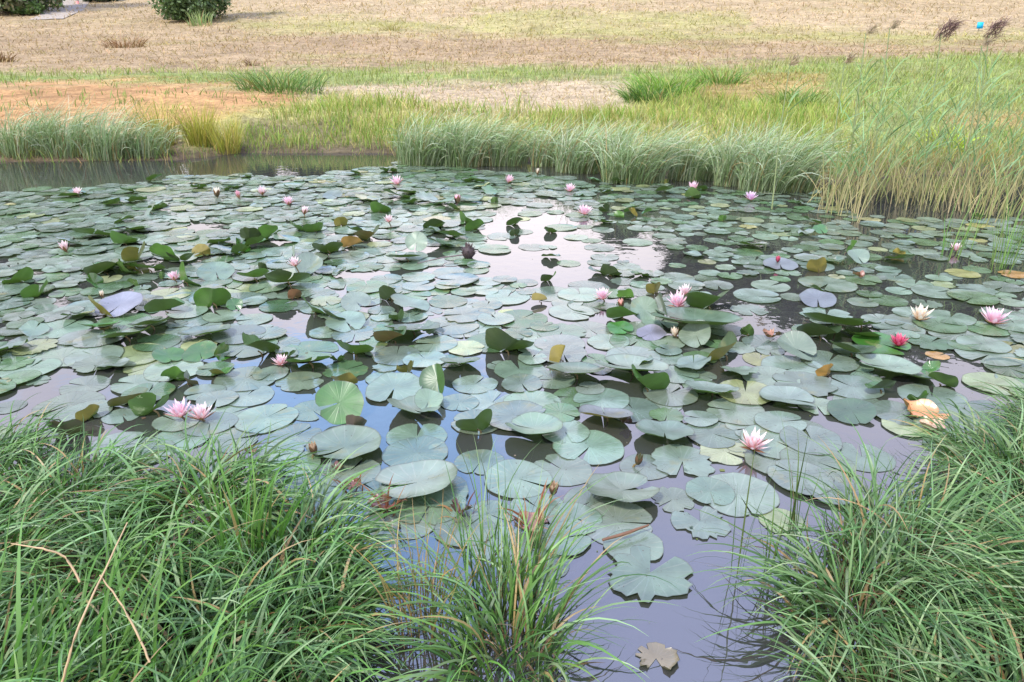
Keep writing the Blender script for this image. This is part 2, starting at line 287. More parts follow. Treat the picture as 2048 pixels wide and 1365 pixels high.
# ------------------------------------------------------------------ colour zones of the far bank and field (real ground cover, fixed to the ground)
C_STRAW, C_BROWN, C_SAND, C_PALE, C_GREEN, C_YG, C_MUD = [np.array(c) for c in [(.43, .33, .19), (.29, .20, .11), (.44, .255, .11), (.46, .365, .235), (.15, .25, .045), (.33, .33, .10), (.10, .075, .05)]]
ZONES = [  # (polygon in the photograph, colour, weight)
    ([(-900, 60), (700, 70), (3000, 84), (3000, 130), (1400, 128), (700, 138), (-900, 145)], C_BROWN, .55),
    ([(-900, 15), (300, 20), (700, 60), (-900, 75)], C_BROWN, .35),
    ([(420, 36), (900, 42), (1500, 62), (3000, 80), (3000, 92), (1400, 84), (900, 66), (500, 62)], C_YG, .6),
    ([(950, 20), (1500, 30), (1500, 52), (950, 45)], C_YG, .6),
    ([(-900, 143), (480, 146), (640, 138), (1180, 134), (1300, 142), (1640, 120), (3000, 90), (3000, 380), (1650, 400), (1560, 380), (1560, 240), (1260, 215), (1180, 168), (840, 172), (600, 180), (500, 172), (0, 172), (-900, 176)], C_GREEN, .7),
    ([(-900, 172), (0, 172), (300, 166), (520, 172), (600, 184), (570, 208), (480, 236), (350, 262), (0, 262), (-900, 270)], C_SAND, 1),
    ([(620, 174), (720, 168), (1260, 162), (1270, 200), (1180, 222), (900, 216), (760, 196), (620, 196)], C_PALE, .85),
    ([(1370, 175), (1500, 150), (1660, 148), (1640, 176), (1480, 204), (1380, 204)], C_SAND, .55),
    ([(1880, 220), (2048, 215), (2700, 215), (2700, 265), (1900, 265)], C_SAND, .5),
    ([(430, 232), (600, 190), (780, 198), (830, 218), (1250, 222), (1280, 205), (1700, 205), (1700, 420), (400, 345), (350, 262)], C_YG, .7),
    ([(470, 240), (700, 232), (700, 285), (500, 290)], C_MUD, .7),
]
def zone_colour(x, y, z):
    px, py = project(x, y, z)
    j = 16 * vnoise(x, y, .45) + 10 * vnoise(x, y, 1.3) + 8 * vnoise(x, y, 3.9)
    C = np.tile(C_STRAW, (len(x), 1))
    for poly, c, wgt in ZONES:
        cnt = np.zeros(len(x))
        for dy in (-7, 0, 7): cnt += in_poly(px + j, py + j * .6 + dy, poly)
        a = (cnt / 3 * wgt)[:, None] 
        C = C * (1 - a) + c * a
    b = np.clip(vnoise(x, y, .37) * 1.3 + .4 * vnoise(x, y, 1.3) - .35, 0, 1)[:, None] * np.clip((y - 20) / 6, 0, 1)[:, None]
    C = C * (1 - .4 * b) + C_BROWN * .4 * b
    b = np.clip(vnoise(x + 31, y * 1.5, .29) * 1.3 + .5 * vnoise(x, y, 1.7) - .5, 0, 1)[:, None] * np.clip((y - 20) / 6, 0, 1)[:, None]
    return C * (1 - .35 * b) + C_YG * .35 * b
def axis(a, b, fine, coarse_to):
    s = [a]
    while s[-1] < b: s.append(s[-1] + fine)
    d = fine
    while s[-1] < coarse_to: d *= 1.09; s.append(s[-1] + d)
    return s
ys_ = np.array([-14, -8, -4, -2] + list(np.arange(-1, 7.5, .12)) + axis(7.5, 30, .11, 600))
xp = axis(0, 9, .14, 500); xs_ = np.array([-v for v in xp[:0:-1]] + xp)
gx, gy = np.meshgrid(xs_, ys_); fx, fy = gx.ravel(), gy.ravel(); fz = terr(fx, fy)
gc = zone_colour(fx, fy, fz)
tt = fy - np.interp(fx, SX, SY); wet = np.clip(1.3 - np.abs(tt) / .8, 0, 1)[:, None] * .9
gc = gc * (1 - wet) + C_MUD * wet
near = (fy < 6.0)[:, None] | (fz < -.02)[:, None]; gc = np.where(near, C_MUD * .8, gc)
nx_, ny_ = len(xs_), len(ys_)
ii = (np.arange(ny_ - 1)[:, None] * nx_ + np.arange(nx_ - 1)[None, :]).ravel()
tag(link('ground', fast_mesh('ground', np.stack([fx, fy, fz], 1), np.stack([ii, ii + 1, ii + nx_ + 1, ii + nx_], 1), gc, None, M_GROUND)), kind='structure', label='rising mown field and sandy banks round the pond')
wx = np.array([-24, 22, 22, -24]); wy = np.array([-.2, -.2, 15, 15])
tag(link('water', fast_mesh('water', np.array([(-24, .2, 0), (22, .2, 0), (22, 13.6, 0), (-24, 13.6, 0)]), [[0, 1, 2, 3]], None, None, M_WATER)), kind='structure', label='still pond water reflecting cloud and blue sky')
# the grit path going up to the upper left
pp = [unproj_ground(*q)[0] for q in [(92, 40), (112, 32), (128, 22), (143, 10), (150, 1)]]
for k in range(14): pp.append(pp[-1] + Vector((.2 + .12 * k, 3.6, 0)))
V = []; F = []
for i, p in enumerate(pp):
    wd = (.9, 1.1)[i > 1]
    d = (pp[min(i + 1, len(pp) - 1)] - pp[max(i - 1, 0)]); n = Vector((-d.y, d.x, 0)).normalized()
    for s in np.linspace(-wd, wd, 5):
        q = p + n * s; V.append((q.x, q.y, terr1(q.x, q.y) + .035))
for i in range(len(pp) - 1):
    for k in range(4): F.append((i * 5 + k, i * 5 + k + 1, i * 5 + k + 6, i * 5 + k + 5))
tag(link('path', fast_mesh('path', V, F, None, None, M_PATH)), kind='structure', label='grey grit path climbing between the bushes')

# ------------------------------------------------------------------ ground cover (stuff nobody could count)
def world_samples(n, dmin, dmax, az=38):
    d = dmin * (dmax / dmin) ** rng.random(n); a = np.radians(U(-az, az, n)); return d * np.tan(a), d
def jitcol(c, n, amt=.25):
    c = np.asarray(c, float); c = np.tile(c, (n, 1)) if c.ndim == 1 else c
    return np.clip(c * (1 + U(-amt, amt, n))[:, None] * (1 + rng.uniform(-.08, .08, (n, 3))), 0, 1)
x, y = world_samples(62000, 10.5, 75); z = terr(x, y); t = y - np.interp(x, SX, SY); ok = t > .6
x, y, z = x[ok], y[ok], z[ok]; c = zone_colour(x, y, z)
sandy = (c[:, 0] > .4) & (c[:, 2] < .16) | ((c[:, 0] > .52) & (y < 20))
weedy = vnoise(x, y, 1.9) + .7 * vnoise(x, y, 5.3) > .25
keep = ~sandy | (rng.random(len(x)) < np.where(weedy, .75, .05)); c = np.where((sandy & weedy)[:, None], np.array([.16, .22, .06]), c); x, y, z, c = x[keep], y[keep], z[keep], c[keep]; n = len(x)
green = c[:, 1] > c[:, 0] * .9
cc = jitcol(c * np.where(green, 1.25, 1.1)[:, None], n, .4)
dark = rng.random(n) < .06; cc[dark] *= .65
patch = np.clip(vnoise(x, y, .8) + vnoise(x, y, 2.2), -.5, 1.5)
Lb = (.05 + .0042 * y) * U(.5, 1.3, n) * np.where(green, 1.5, 1) * (1 + .5 * patch); Wb = (.005 + .0009 * y) * U(.6, 1.3, n)
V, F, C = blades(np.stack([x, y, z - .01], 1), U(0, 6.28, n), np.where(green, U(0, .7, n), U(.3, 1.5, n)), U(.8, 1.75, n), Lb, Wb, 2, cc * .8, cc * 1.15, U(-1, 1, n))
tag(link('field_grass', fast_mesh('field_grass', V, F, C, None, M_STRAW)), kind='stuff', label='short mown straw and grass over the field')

# taller yellow green grass on the bank behind the sedges
def patch_grass(name, label, poly, n, hmin, hmax, cols, wmul=1.0, lean=.0, mat=None, gaps=False):
    x, y = world_samples(int(n * 9), 8.5, 32, 42); z = terr(x, y); px, py = project(x, y, z)
    j = 7 * vnoise(x, y, 1.9)
    ok = in_poly(px + 2 * j, py + j, poly) & (z > -.06) & (vnoise(x + 7, y, 1.1) + .6 * vnoise(x, y, 3.3) + rng.normal(0, .25, len(x)) > (-.35 if gaps else -9)); x, y, z = x[ok][:n], y[ok][:n], z[ok][:n]; m = len(x)
    cols = np.array(cols, float); ci = rng.integers(0, len(cols), m); c0 = jitcol(cols[ci], m, .3)
    cl = .6 + .6 * (vnoise(x, y, 1.6) + .5 * vnoise(x, y, 4.1)); cl = np.clip(cl, .35, 1.3)
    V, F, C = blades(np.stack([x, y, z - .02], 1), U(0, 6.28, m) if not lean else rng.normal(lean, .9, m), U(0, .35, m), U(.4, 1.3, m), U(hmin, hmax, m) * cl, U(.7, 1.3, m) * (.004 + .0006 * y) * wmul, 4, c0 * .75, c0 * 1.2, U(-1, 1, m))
    return tag(link(name, fast_mesh(name, V, F, C, None, mat or M_GRASS)), kind='stuff', label=label)
YG = [(.24, .33, .06), (.30, .36, .08), (.18, .29, .05), (.38, .34, .12)]; GR = [(.13, .28, .04), (.18, .34, .06), (.10, .22, .04)]; BG = [(.34, .23, .09), (.28, .2, .08), (.40, .33, .12)]
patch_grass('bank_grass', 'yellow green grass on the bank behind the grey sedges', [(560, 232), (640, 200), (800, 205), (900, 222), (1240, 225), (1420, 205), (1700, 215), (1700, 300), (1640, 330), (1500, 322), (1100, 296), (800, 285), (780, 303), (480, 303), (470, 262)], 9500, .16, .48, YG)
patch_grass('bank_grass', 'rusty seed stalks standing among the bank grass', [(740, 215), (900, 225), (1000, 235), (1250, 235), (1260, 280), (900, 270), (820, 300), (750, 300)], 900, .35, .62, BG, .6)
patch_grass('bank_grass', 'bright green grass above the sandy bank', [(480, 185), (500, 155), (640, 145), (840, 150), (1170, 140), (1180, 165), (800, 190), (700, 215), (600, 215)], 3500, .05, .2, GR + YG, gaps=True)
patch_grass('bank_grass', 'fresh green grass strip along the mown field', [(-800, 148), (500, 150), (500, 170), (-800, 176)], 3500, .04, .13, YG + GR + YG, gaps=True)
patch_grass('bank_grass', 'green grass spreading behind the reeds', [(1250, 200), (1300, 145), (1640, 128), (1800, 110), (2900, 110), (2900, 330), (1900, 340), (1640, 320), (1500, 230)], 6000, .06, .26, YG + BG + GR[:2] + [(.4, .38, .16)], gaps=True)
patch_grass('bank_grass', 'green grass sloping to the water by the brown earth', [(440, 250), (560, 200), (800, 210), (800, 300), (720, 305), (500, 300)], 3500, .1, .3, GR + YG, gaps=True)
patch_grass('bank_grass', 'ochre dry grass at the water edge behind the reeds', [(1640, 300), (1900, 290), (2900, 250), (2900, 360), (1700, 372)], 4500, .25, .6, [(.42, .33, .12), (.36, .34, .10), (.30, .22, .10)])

x = U(-12, 12, 5200); y = np.interp(x, SX, SY) + rng.normal(.35, .28, 5200); z = np.maximum(terr(x, y), -.05); m = len(x)
lo = np.clip(.55 + .5 * vnoise(x, y, 2.1), .2, 1.1); hi = np.where(x > 2.2, 1.25, .8)
c0 = jitcol(np.array(YG + BG + GR)[rng.integers(0, 10, m)], m, .35)
V, F, C = blades(np.stack([x, y, z - .02], 1), U(0, 6.28, m), U(0, .4, m), U(.4, 1.6, m), U(.12, .5, m) * lo * hi, U(.006, .012, m), 4, c0 * .6, c0 * 1.15, U(-1, 1, m))
tag(link('bank_grass', fast_mesh('bank_grass', V, F, C, None, M_GRASS)), kind='stuff', label='fringe of mixed grass along the far waterline')

# ------------------------------------------------------------------ clumps of grass and sedge (each a thing)
SED = [(.085, .195, .06), (.125, .25, .095), (.045, .12, .03), (.19, .32, .15)]
def tussock(name, label, cat, group, x, y, h, n, rad, cols, W=.006, lean=None, leanamt=.6, S=8, th=(0, .45), th1=(1.1, 2.5), mat=None, ell=1.0, dead=.05, zoff=0., bend=1.3, zmin=.004, hvar=.5):
    zb = max(terr1(x, y), -.05) + zoff
    a = U(0, 6.28, n); rr = rad * np.sqrt(rng.random(n)); rx, ry = rr * np.cos(a) * ell, rr * np.sin(a)
    zr = np.maximum(terr(x + rx, y + ry), -.08) - zb - .02
    outw = np.arctan2(ry, rx) + rng.normal(0, .7, n)
    if lean is None: az = outw
    else:
        vx = np.cos(outw) * (1 - leanamt) + leanamt * np.cos(lean) + rng.normal(0, .15, n); vy = np.sin(outw) * (1 - leanamt) + leanamt * np.sin(lean) + rng.normal(0, .15, n); az = np.arctan2(vy, vx)
    cols = np.array(cols, float); c0 = jitcol(cols[rng.integers(0, len(cols), n)], n, .25); c1 = c0 * np.array([1.25, 1.15, 1.1])
    dd = rng.random(n) < dead; c0[dd] = jitcol((.34, .25, .12), dd.sum()); c1[dd] = c0[dd] * 1.1
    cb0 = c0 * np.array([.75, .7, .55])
    L = h * U(1 - hvar, 1.35, n) * 1.25
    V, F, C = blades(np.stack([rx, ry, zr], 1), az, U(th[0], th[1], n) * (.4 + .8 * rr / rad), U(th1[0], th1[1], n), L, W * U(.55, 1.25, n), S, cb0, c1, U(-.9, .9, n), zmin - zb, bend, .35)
    if cat == 'sedge tussock':      # old brown blades lying in the foot of the tussock
        m = n // 3; a = U(0, 6.28, m); rr = rad * 1.1 * np.sqrt(rng.random(m)); q = np.stack([rr * np.cos(a), rr * np.sin(a), zr[rng.integers(0, n, m)]], 1); c = jitcol(np.array([(.16, .10, .05), (.24, .17, .08), (.09, .07, .04)])[rng.integers(0, 3, m)], m, .3)
        v2, f2, c2 = blades(q, U(0, 6.28, m), U(.2, 1.0, m), U(1.3, 2.4, m), h * U(.3, .75, m), W * U(.4, .8, m), 5, c, c * 1.1, U(-1, 1, m), zmin - zb)
        F = np.vstack([F, f2 + len(V)]); V = np.vstack([V, v2]); C = np.vstack([C, c2])
    return tag(link(name, fast_mesh(name, V, F, C, None, mat or M_SEDGE), loc=(x, y, zb)), label, cat, group)
FS = [(.32, .44, .28), (.26, .38, .21), (.42, .52, .39), (.18, .29, .12)]
def far_clump(px, py, wpx, toppx, n, label, cols=FS, W=.010, group='grey green sedge clumps along the far waterline', lean=-.1, leanamt=.5, cat='sedge clump', name='sedge_clump', th1=(.9, 2.6), ell=1.75, **kw):
    p, t = unproj(px, py + 3, 0); p.y += .18
    k = t / FPX; h = (py - toppx) * k * 1.06; rad = wpx * k / 2 / ell * 1.0
    return tussock(name, label, cat, group, p.x, p.y, h, n, rad, cols, W, lean, leanamt, 7, (0, .35), th1, None, ell, .08, hvar=.65, **kw)
for a in [(35, 318, 120, 246, 620, 'grey green sedge clump at the far left edge of the waterline'),
          (120, 318, 110, 240, 620, 'tallest pale sedge clump left of the small yellow rush tufts'),
          (205, 320, 100, 244, 560, 'drooping sedge clump with bent blades touching the water'),
          (280, 318, 95, 262, 420, 'shorter sedge clump whose blades fall over the open water'),
          (850, 330, 120, 250, 800, 'broad grey sedge clump just right of the rusty stalks'),
          (930, 332, 110, 250, 750, 'grey sedge clump between broad clump and pink flower'),
          (1010, 332, 90, 262, 520, 'looser sedge clump behind the pink flower at the waterline'),
          (1095, 334, 70, 262, 330, 'thin ragged sedge clump filling the gap left of the domed one'),
          (1165, 346, 110, 268, 800, 'domed sedge clump behind the pink lily at the waterline'),
          (1270, 366, 130, 274, 850, 'sedge clump with blades combed right over dark gap'),
          (1390, 362, 100, 285, 520, 'thin pale sedge clump behind the lilac pink flower'),
          (1475, 374, 80, 280, 520, 'narrow sedge clump behind the lilac lily'),
          (1560, 384, 150, 284, 1000, 'large round sedge clump beside the reeds')]:
    far_clump(*a)
YC = [(.36, .38, .06), (.28, .34, .05), (.42, .38, .1)]
for a in [(315, 308, 60, 245, 360, 'yellow green rush tuft at the end of the left sedges'), (397, 306, 55, 250, 420, 'bright yellow rush tuft standing alone by the water'), (447, 308, 50, 262, 320, 'smaller yellow rush tuft next to the open water')]:
    far_clump(*a, cols=YC, W=.009, group='yellow rush tufts on the far bank', cat='rush tuft', name='rush_tuft', leanamt=.1, th1=(.3, 1.2), ell=1.0)
def bank_clump(px, py, wpx, toppx, n, label, cols=GR, W=.02, name='grass_clump', **kw):
    p, t = unproj_ground(px, py); k = t / FPX
    return tussock(name, label, 'grass clump', 'grass clumps on the far slope', p.x, p.y, (py - toppx) * k, n, wpx * k / 2 * .75, cols, W, None, .5, 5, (0, .8), (.9, 2.3), M_GRASS, 1.7, .08, hvar=.88, **kw)
for a in [(560, 182, 130, 138, 380, 'dark green arching grass clump on the slope above the sand', [(.10, .2, .06), (.14, .26, .08)]),
          (1330, 190, 100, 148, 340, 'lush green grass clump on the slope left of the taller pair', [(.12, .26, .04), (.2, .36, .06)]),
          (1440, 168, 80, 136, 240, 'rounded green grass clump highest on the slope', [(.10, .22, .04), (.17, .32, .06)]),
          (1295, 205, 70, 168, 300, 'low dark green clump below the lush clumps', [(.08, .17, .04), (.14, .26, .06)]),
          (1590, 210, 100, 172, 180, 'loose green grass clump behind the reed plumes', [(.2, .3, .08), (.14, .25, .06)]),
          (8, 124, 30, 106, 160, 'brown dead grass clump at the left edge of the field', [(.12, .07, .04), (.2, .12, .06)]),
          (505, 132, 22, 118, 70, 'small brown tuft in the mown field above the dark clump', [(.2, .13, .08)]),
          (250, 96, 60, 74, 220, 'rust brown weed patch in the mown field', [(.26, .15, .08), (.2, .12, .06)]),
          (780, 62, 34, 44, 120, 'small yellow green weed tuft high in the field', [(.3, .3, .08)]),
          (1890, 300, 60, 258, 120, 'bright lime leafy tuft behind the reeds', [(.4, .55, .06), (.34, .5, .05)])]:
    bank_clump(*a)

# ------------------------------------------------------------------ reeds
REEDG = 'reed clumps standing in the water at the right'
def reed_clump(px, py, wpx, n, hpx, label, plumes=(), lean=.22):
    p, t = unproj(px, py, 0); k = t / FPX; H = (py - hpx) * k * .97
    root = tag(link('reed_clump', None, loc=(p.x, p.y, 0)), label, 'reeds', REEDG)
    st, lf, pl, dd = MB(), MB(), MB(), MB()
    n = int(n * .72)
    for i in range(n):
        rx, ry = rng.normal(0, wpx * k / 3), rng.normal(.15, .28); h = H * rng.uniform(.4, 1.02)
        ln = rng.normal(lean - .07, .17); ay = rng.normal(0, .08); pts = []
        for s in np.linspace(0, 1, 7): pts.append((rx + math.sin(ln) * h * (s + .35 * s * s), ry + ay * h * s, h * s * math.cos(ln) * (1 - .08 * s * s)))
        pts[0] = (rx, ry, -.1)
        v, f = tube(pts, [.0055, .005, .005, .0045, .004, .003, .002], 4)
        tan = np.array([(.46, .40, .20), (.36, .38, .14), (.52, .42, .24)][rng.integers(0, 3)]) * rng.uniform(.7, 1.15); grn = np.array((.26, .34, .12)) * rng.uniform(.7, 1.1)
        tcol = np.linspace(0, 1, 7)[:, None]; cc = tan * (1 - tcol) + grn * tcol; st.add(v, f, np.repeat(cc, 4, 0))
        m = rng.integers(4, 7); s0 = np.sort(rng.uniform(.42, 1.0, m)); P = np.array(pts)
        rt = np.stack([np.interp(s0 * 6, range(7), P[:, j]) for j in range(3)], 1)
        az = np.where(rng.random(m) < .75, rng.normal(.0, .6, m), rng.normal(math.pi, .5, m)); c = jitcol(np.array([(.16, .30, .13), (.22, .34, .15), (.13, .24, .08)])[rng.integers(0, 3, m)], m, .2)
        v, f, c2 = blades(rt, az, U(.25, .75, m), U(.8, 1.55, m), U(.2, .42, m) * H / 1.5, U(.007, .013, m), 6, c, c * 1.15, U(-.8, .8, m)); lf.add(v, f, c2)
        if i > 2 or rng.random() < 2:      # broken tan stalks low down
            b = rng.integers(1, 4); rt = np.stack([rx + U(-.15, .15, b), ry + U(-.15, .15, b), U(0, .1, b)], 1); c = jitcol((.42, .37, .18), b)
            v, f, c2 = blades(rt, U(0, 6.28, b), U(.1, .7, b), U(.3, 1.3, b), U(.3, .8, b) * H / 1.5, U(.005, .009, b), 4, c, c * 1.1, U(-1, 1, b)); dd.add(v, f, c2)
    for (qx, qy, sz) in plumes:
        d = ray(qx, qy); q = Vector((0, 0, CAM_H)) + d * (t * 1.02) - Vector((p.x, p.y, 0))
        base = Vector((q.x - .4 * q.z * .28 - .1, .1, -.1)); v, f = tube([base, base.lerp(q, .5) + Vector((-.04, 0, .02)), q - Vector((.05, 0, .03))], [.009, .007, .005], 4); st.add(v, f, (.22, .27, .11))
        m = int(170 * sz); rt = np.array(q) + np.stack([U(-.06, .06, m) * sz, U(-.03, .03, m), U(-.09, .05, m) * sz], 1)
        rt[:, 0] += (rt[:, 2] - q.z) * .5
        c = jitcol((.16, .10, .09) if sz > 1 else (.32, .25, .17), m, .4); v, f, c2 = blades(rt, rng.normal(.2, .8, m), U(.3, 1.2, m), U(1.5, 2.7, m), U(.06, .17, m) * sz, U(.004, .008, m), 3, c, c * 1.3, U(-1, 1, m)); pl.add(v, f, c2)
        m = 7; rt = np.tile(np.array(base.lerp(q, .6)), (m, 1)) + np.linspace(0, .35, m)[:, None] * np.array((q - base).normalized()); c = jitcol((.2, .33, .13), m, .2)
        v, f, c2 = blades(rt, rng.normal(.1, .9, m), U(.4, .9, m), U(1.2, 1.8, m), U(.25, .45, m), U(.009, .015, m), 6, c, c, U(-.8, .8, m)); lf.add(v, f, c2)
    link('stems', st.mesh('stems', M_REED), root); link('leaves', lf.mesh('leaves', M_REED), root)
    if dd.n: link('dead_stalks', dd.mesh('dead_stalks', M_STRAW), root)
    if pl.n: link('plumes', pl.mesh('plumes', M_STRAW), root)
reed_clump(1665, 425, 60, 16, 210, 'outermost reeds leaning at the left end of the reed bed', [(1590, 122, .6)])
reed_clump(1705, 432, 60, 22, 150, 'dense tan based reeds with thin plumes beside round sedge', [(1700, 118, .6)])
reed_clump(1770, 405, 70, 22, 140, 'reeds behind a broken stalk with two light brown plumes', [(1742, 60, .6), (1790, 50, .6)])
reed_clump(1835, 415, 70, 24, 120, 'tall green reeds in the middle carrying the dark purple plume', [(1893, 62, 1.25)])
reed_clump(1905, 402, 70, 18, 160, 'sparse reeds right of the dark plume')
reed_clump(1945, 430, 70, 26, 110, 'leaning reeds with the feathery brown plume beside blue marker', [(1990, 60, 1.1), (1975, 85, .5)])
reed_clump(2020, 425, 80, 30, 210, 'thick ochre reeds at the right edge of the picture')
reed_clump(2110, 420, 90, 22, 190, 'reeds running out of the frame at the right')
# rushes in front of them
for (px, py, n, h, lb) in [(1898, 520, 14, .42, 'thin green rush stalks beside the pale lily at the right'), (2000, 545, 26, .55, 'tall green rush blades at the right edge'), (1925, 500, 8, .34, 'two or three broad green blades behind the pale lily')]:
    p, t = unproj(px, py)
    tussock('rush_tuft', lb, 'rush tuft', 'rush tufts out in the pond', p.x, p.y, h, n, .09, [(.11, .25, .06), (.17, .3, .09)], .007, .6, .5, 7, (0, .3), (.2, .7), M_GRASS, zoff=.0)

x, y = U(-5.5, 6.5, 26000), U(-1.5, 4.5, 26000); ok = (np.interp(x, NBX, NBY) - y > .05) & ~((np.abs(x) < 1.6) & (y < .6)); x, y = x[ok], y[ok]; z = terr(x, y); m = len(x)
c0 = jitcol(np.array(SED + [(.16, .11, .05), (.10, .2, .04)])[rng.integers(0, 6, m)], m, .3); hh = U(.08, .26, m) * np.clip(.7 + .4 * vnoise(x, y, 2.3), .3, 1.2)
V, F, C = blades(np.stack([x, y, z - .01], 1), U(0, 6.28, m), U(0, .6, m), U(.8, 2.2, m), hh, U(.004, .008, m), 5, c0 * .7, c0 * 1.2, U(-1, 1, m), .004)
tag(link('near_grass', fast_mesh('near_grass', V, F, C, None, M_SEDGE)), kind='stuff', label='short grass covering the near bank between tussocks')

# ------------------------------------------------------------------ bushes and trees
def leaf_cloud(cent, rads, n, size, cols, sx=1.0):
    """leaves gathered on lumpy shells; cent (m,3) rads (m,)"""
    m = len(cent); k = rng.choice(m, n, p=rads ** 2 / (rads ** 2).sum()); d = rng.normal(0, 1, (n, 3)); d /= np.linalg.norm(d, axis=1)[:, None]
    r = rads[k] * rng.random(n) ** .33 * U(.8, 1.15, n); P = cent[k] + d * r[:, None]
    a = rng.normal(0, 1, (n, 3)); a /= np.linalg.norm(a, axis=1)[:, None]; b = np.cross(a, d + rng.normal(0, .6, (n, 3))); b /= np.linalg.norm(b, axis=1)[:, None] + 1e-9
    s = size * U(.6, 1.4, n)[:, None]; V = np.stack([P - a * s, P - b * s * .5, P + a * s, P + b * s * .5], 1).reshape(-1, 3)
    F = (np.arange(n) * 4)[:, None] + np.arange(4)[None, :]
    cols = np.array(cols); c = jitcol(cols[rng.integers(0, len(cols), n)], n, .3) * U(.75, 1.25, m)[k][:, None]
    return V, F, np.repeat(c, 4, 0)
def bush(px, py, wm, hm, label, n=9000, size=.1, cols=((.07, .12, .03), (.11, .17, .05), (.05, .08, .025)), cat='bush', name='bush', group=None, pos=None, trunk=.12, lift=.0, nl=26):
    p = Vector(pos) if pos else unproj_ground(px, py)[0]
    if pos: p.z = terr1(p.x, p.y)
    root = tag(link(name, None, loc=p), label, cat, group)
    m = nl; ang = U(0, 6.28, m); rr = np.sqrt(rng.random(m)) * wm * .38; hz = rng.random(m)
    prof = np.sqrt(np.clip(1 - (2 * hz - .75) ** 2 * .55, .1, 1))
    hz[:m // 4] *= .15
    cent = np.stack([rr * np.cos(ang) * prof, rr * np.sin(ang) * prof, lift + (hm - lift) * (.04 + .88 * hz)], 1); rads = U(.12, .22, m) * (wm + hm) / 2 * .75
    V, F, C = leaf_cloud(cent, rads, n, size, cols); V[:, 2] = np.maximum(V[:, 2], .02 + lift * .3)
    link('crown', fast_mesh('crown', V, F, C, None, M_LEAF, smooth=False), root)
    tb = MB()
    v, f = tube([(0, 0, -.3), (.02 * hm, 0, hm * .35), (0, .02 * hm, hm * .75)], [trunk, trunk * .7, trunk * .25], 8); tb.add(v, f)
    for i in range(7):
        c = cent[rng.integers(0, m)]; z0 = hm * rng.uniform(.1, .45); v, f = tube([(0, 0, z0), (c[0] * .5, c[1] * .5, (z0 + c[2]) / 2 + .1 * hm), tuple(c)], [trunk * .45, trunk * .3, trunk * .1], 6); tb.add(v, f)
    link('trunk', tb.mesh('trunk', M_BARK), root)
    return root, p
bush(392, 42, 5.6, 7.5, 'dark green rounded bush standing alone in the mown field', 15000, .11, ((.06, .11, .035), (.10, .16, .06), (.14, .21, .09), (.045, .075, .025)), nl=34)
bush(15, 26, 7.5, 13, 'large dense tree at the top left corner beside path', 20000, .16, ((.10, .10, .05), (.07, .11, .035), (.13, .14, .07)), 'tree', 'tree', None, trunk=.3, nl=40)
bush(197, 4, 3.2, 4, 'small dark bush right of the path', 6000, .1, ((.035, .06, .03), (.06, .09, .04)))
bush(92, 16, 3.0, 1.2, 'low bright green bush along the left of the path', 4000, .09, ((.12, .24, .04), (.2, .34, .07)))
bush(60, 30, 2.6, .6, 'low weeds at the foot of the corner tree', 2500, .08, ((.12, .2, .05), (.08, .15, .04)), cat='weeds', name='weed_patch')
p_, t_ = unproj_ground(392, 44)
tussock('grass_clump', 'pale green tall grass at the foot of the lone bush', 'grass clump', 'grass clumps on the far slope', p_.x + 1.0, p_.y - 2.0, .6, 90, .5, [(.3, .42, .2), (.22, .34, .14)], .04, None, .5, 5, (0, .4), (.5, 1.4), M_GRASS, 1.3)
TG = 'tall trees beyond the field, mirrored in the pond'
for i, (tx, ty, th, tw, lb) in enumerate([(13, 84, 12, 8, 'slim tree, first of the row mirrored in the pond'), (21, 78, 19, 11, 'tree squeezed behind the slim and the broad tree'), (26, 80, 20, 12, 'broad tree beyond the field, second of the row'), (38, 78, 22, 12, 'tall oak like tree beyond the field, third of the row'), (32, 76, 21, 12, 'dense tree between the broad and the tall oak like tree'), (44, 74, 23, 13, 'tree just before the tallest one in the row'), (50, 74, 24, 13, 'tallest tree beyond the field at the right'), (62, 70, 24, 13, 'last tree of the row beyond the reeds'),
        (-16, 84, 9, 8, 'short round tree behind the lone bush'), (-28, 80, 10, 9, 'round tree behind the path'), (-40, 72, 18, 11, 'tall tree behind the corner tree'), (-50, 64, 22, 12, 'tall tree left of the path'), (-24, 88, 11, 9, 'small tree between the path and lone bush')]):
    bush(0, 0, tw, th, lb, 6500, .6, ((.05, .075, .025), (.075, .1, .035), (.04, .06, .02)), 'tree', 'tree', TG, pos=(tx, ty, 0), trunk=.35, lift=th * .12, nl=40)

# ------------------------------------------------------------------ small things in the field
def box(mb, c, s, C=None):
    x, y, z = c; a, b, d = [v / 2 for v in s]
    V = [(x + i * a, y + j * b, z + k * d) for k in (-1, 1) for j in (-1, 1) for i in (-1, 1)]
    mb.add(V, [(0, 2, 3, 1), (4, 5, 7, 6), (0, 1, 5, 4), (2, 6, 7, 3), (0, 4, 6, 2), (1, 3, 7, 5)], C)
p, t = unproj_ground(1958, 62); k = t / FPX
r = tag(link('marker_sign', None, loc=p), 'small bright blue marker board on the far field', 'marker')
mb = MB(); box(mb, (0, 0, 16 * k * .62), (12 * k, .03, 12 * k)); box(mb, (0, -.018, 16 * k * .62), (10.6 * k, .012, 10.6 * k)); o = link('board', mb.mesh('board', M_BLUE), r)
mb = MB(); v, f = tube([(0, .04, -.2), (0, .04, 12 * k)], .02, 6); mb.add(v, f); link('post', mb.mesh('post', M_STICK), r)
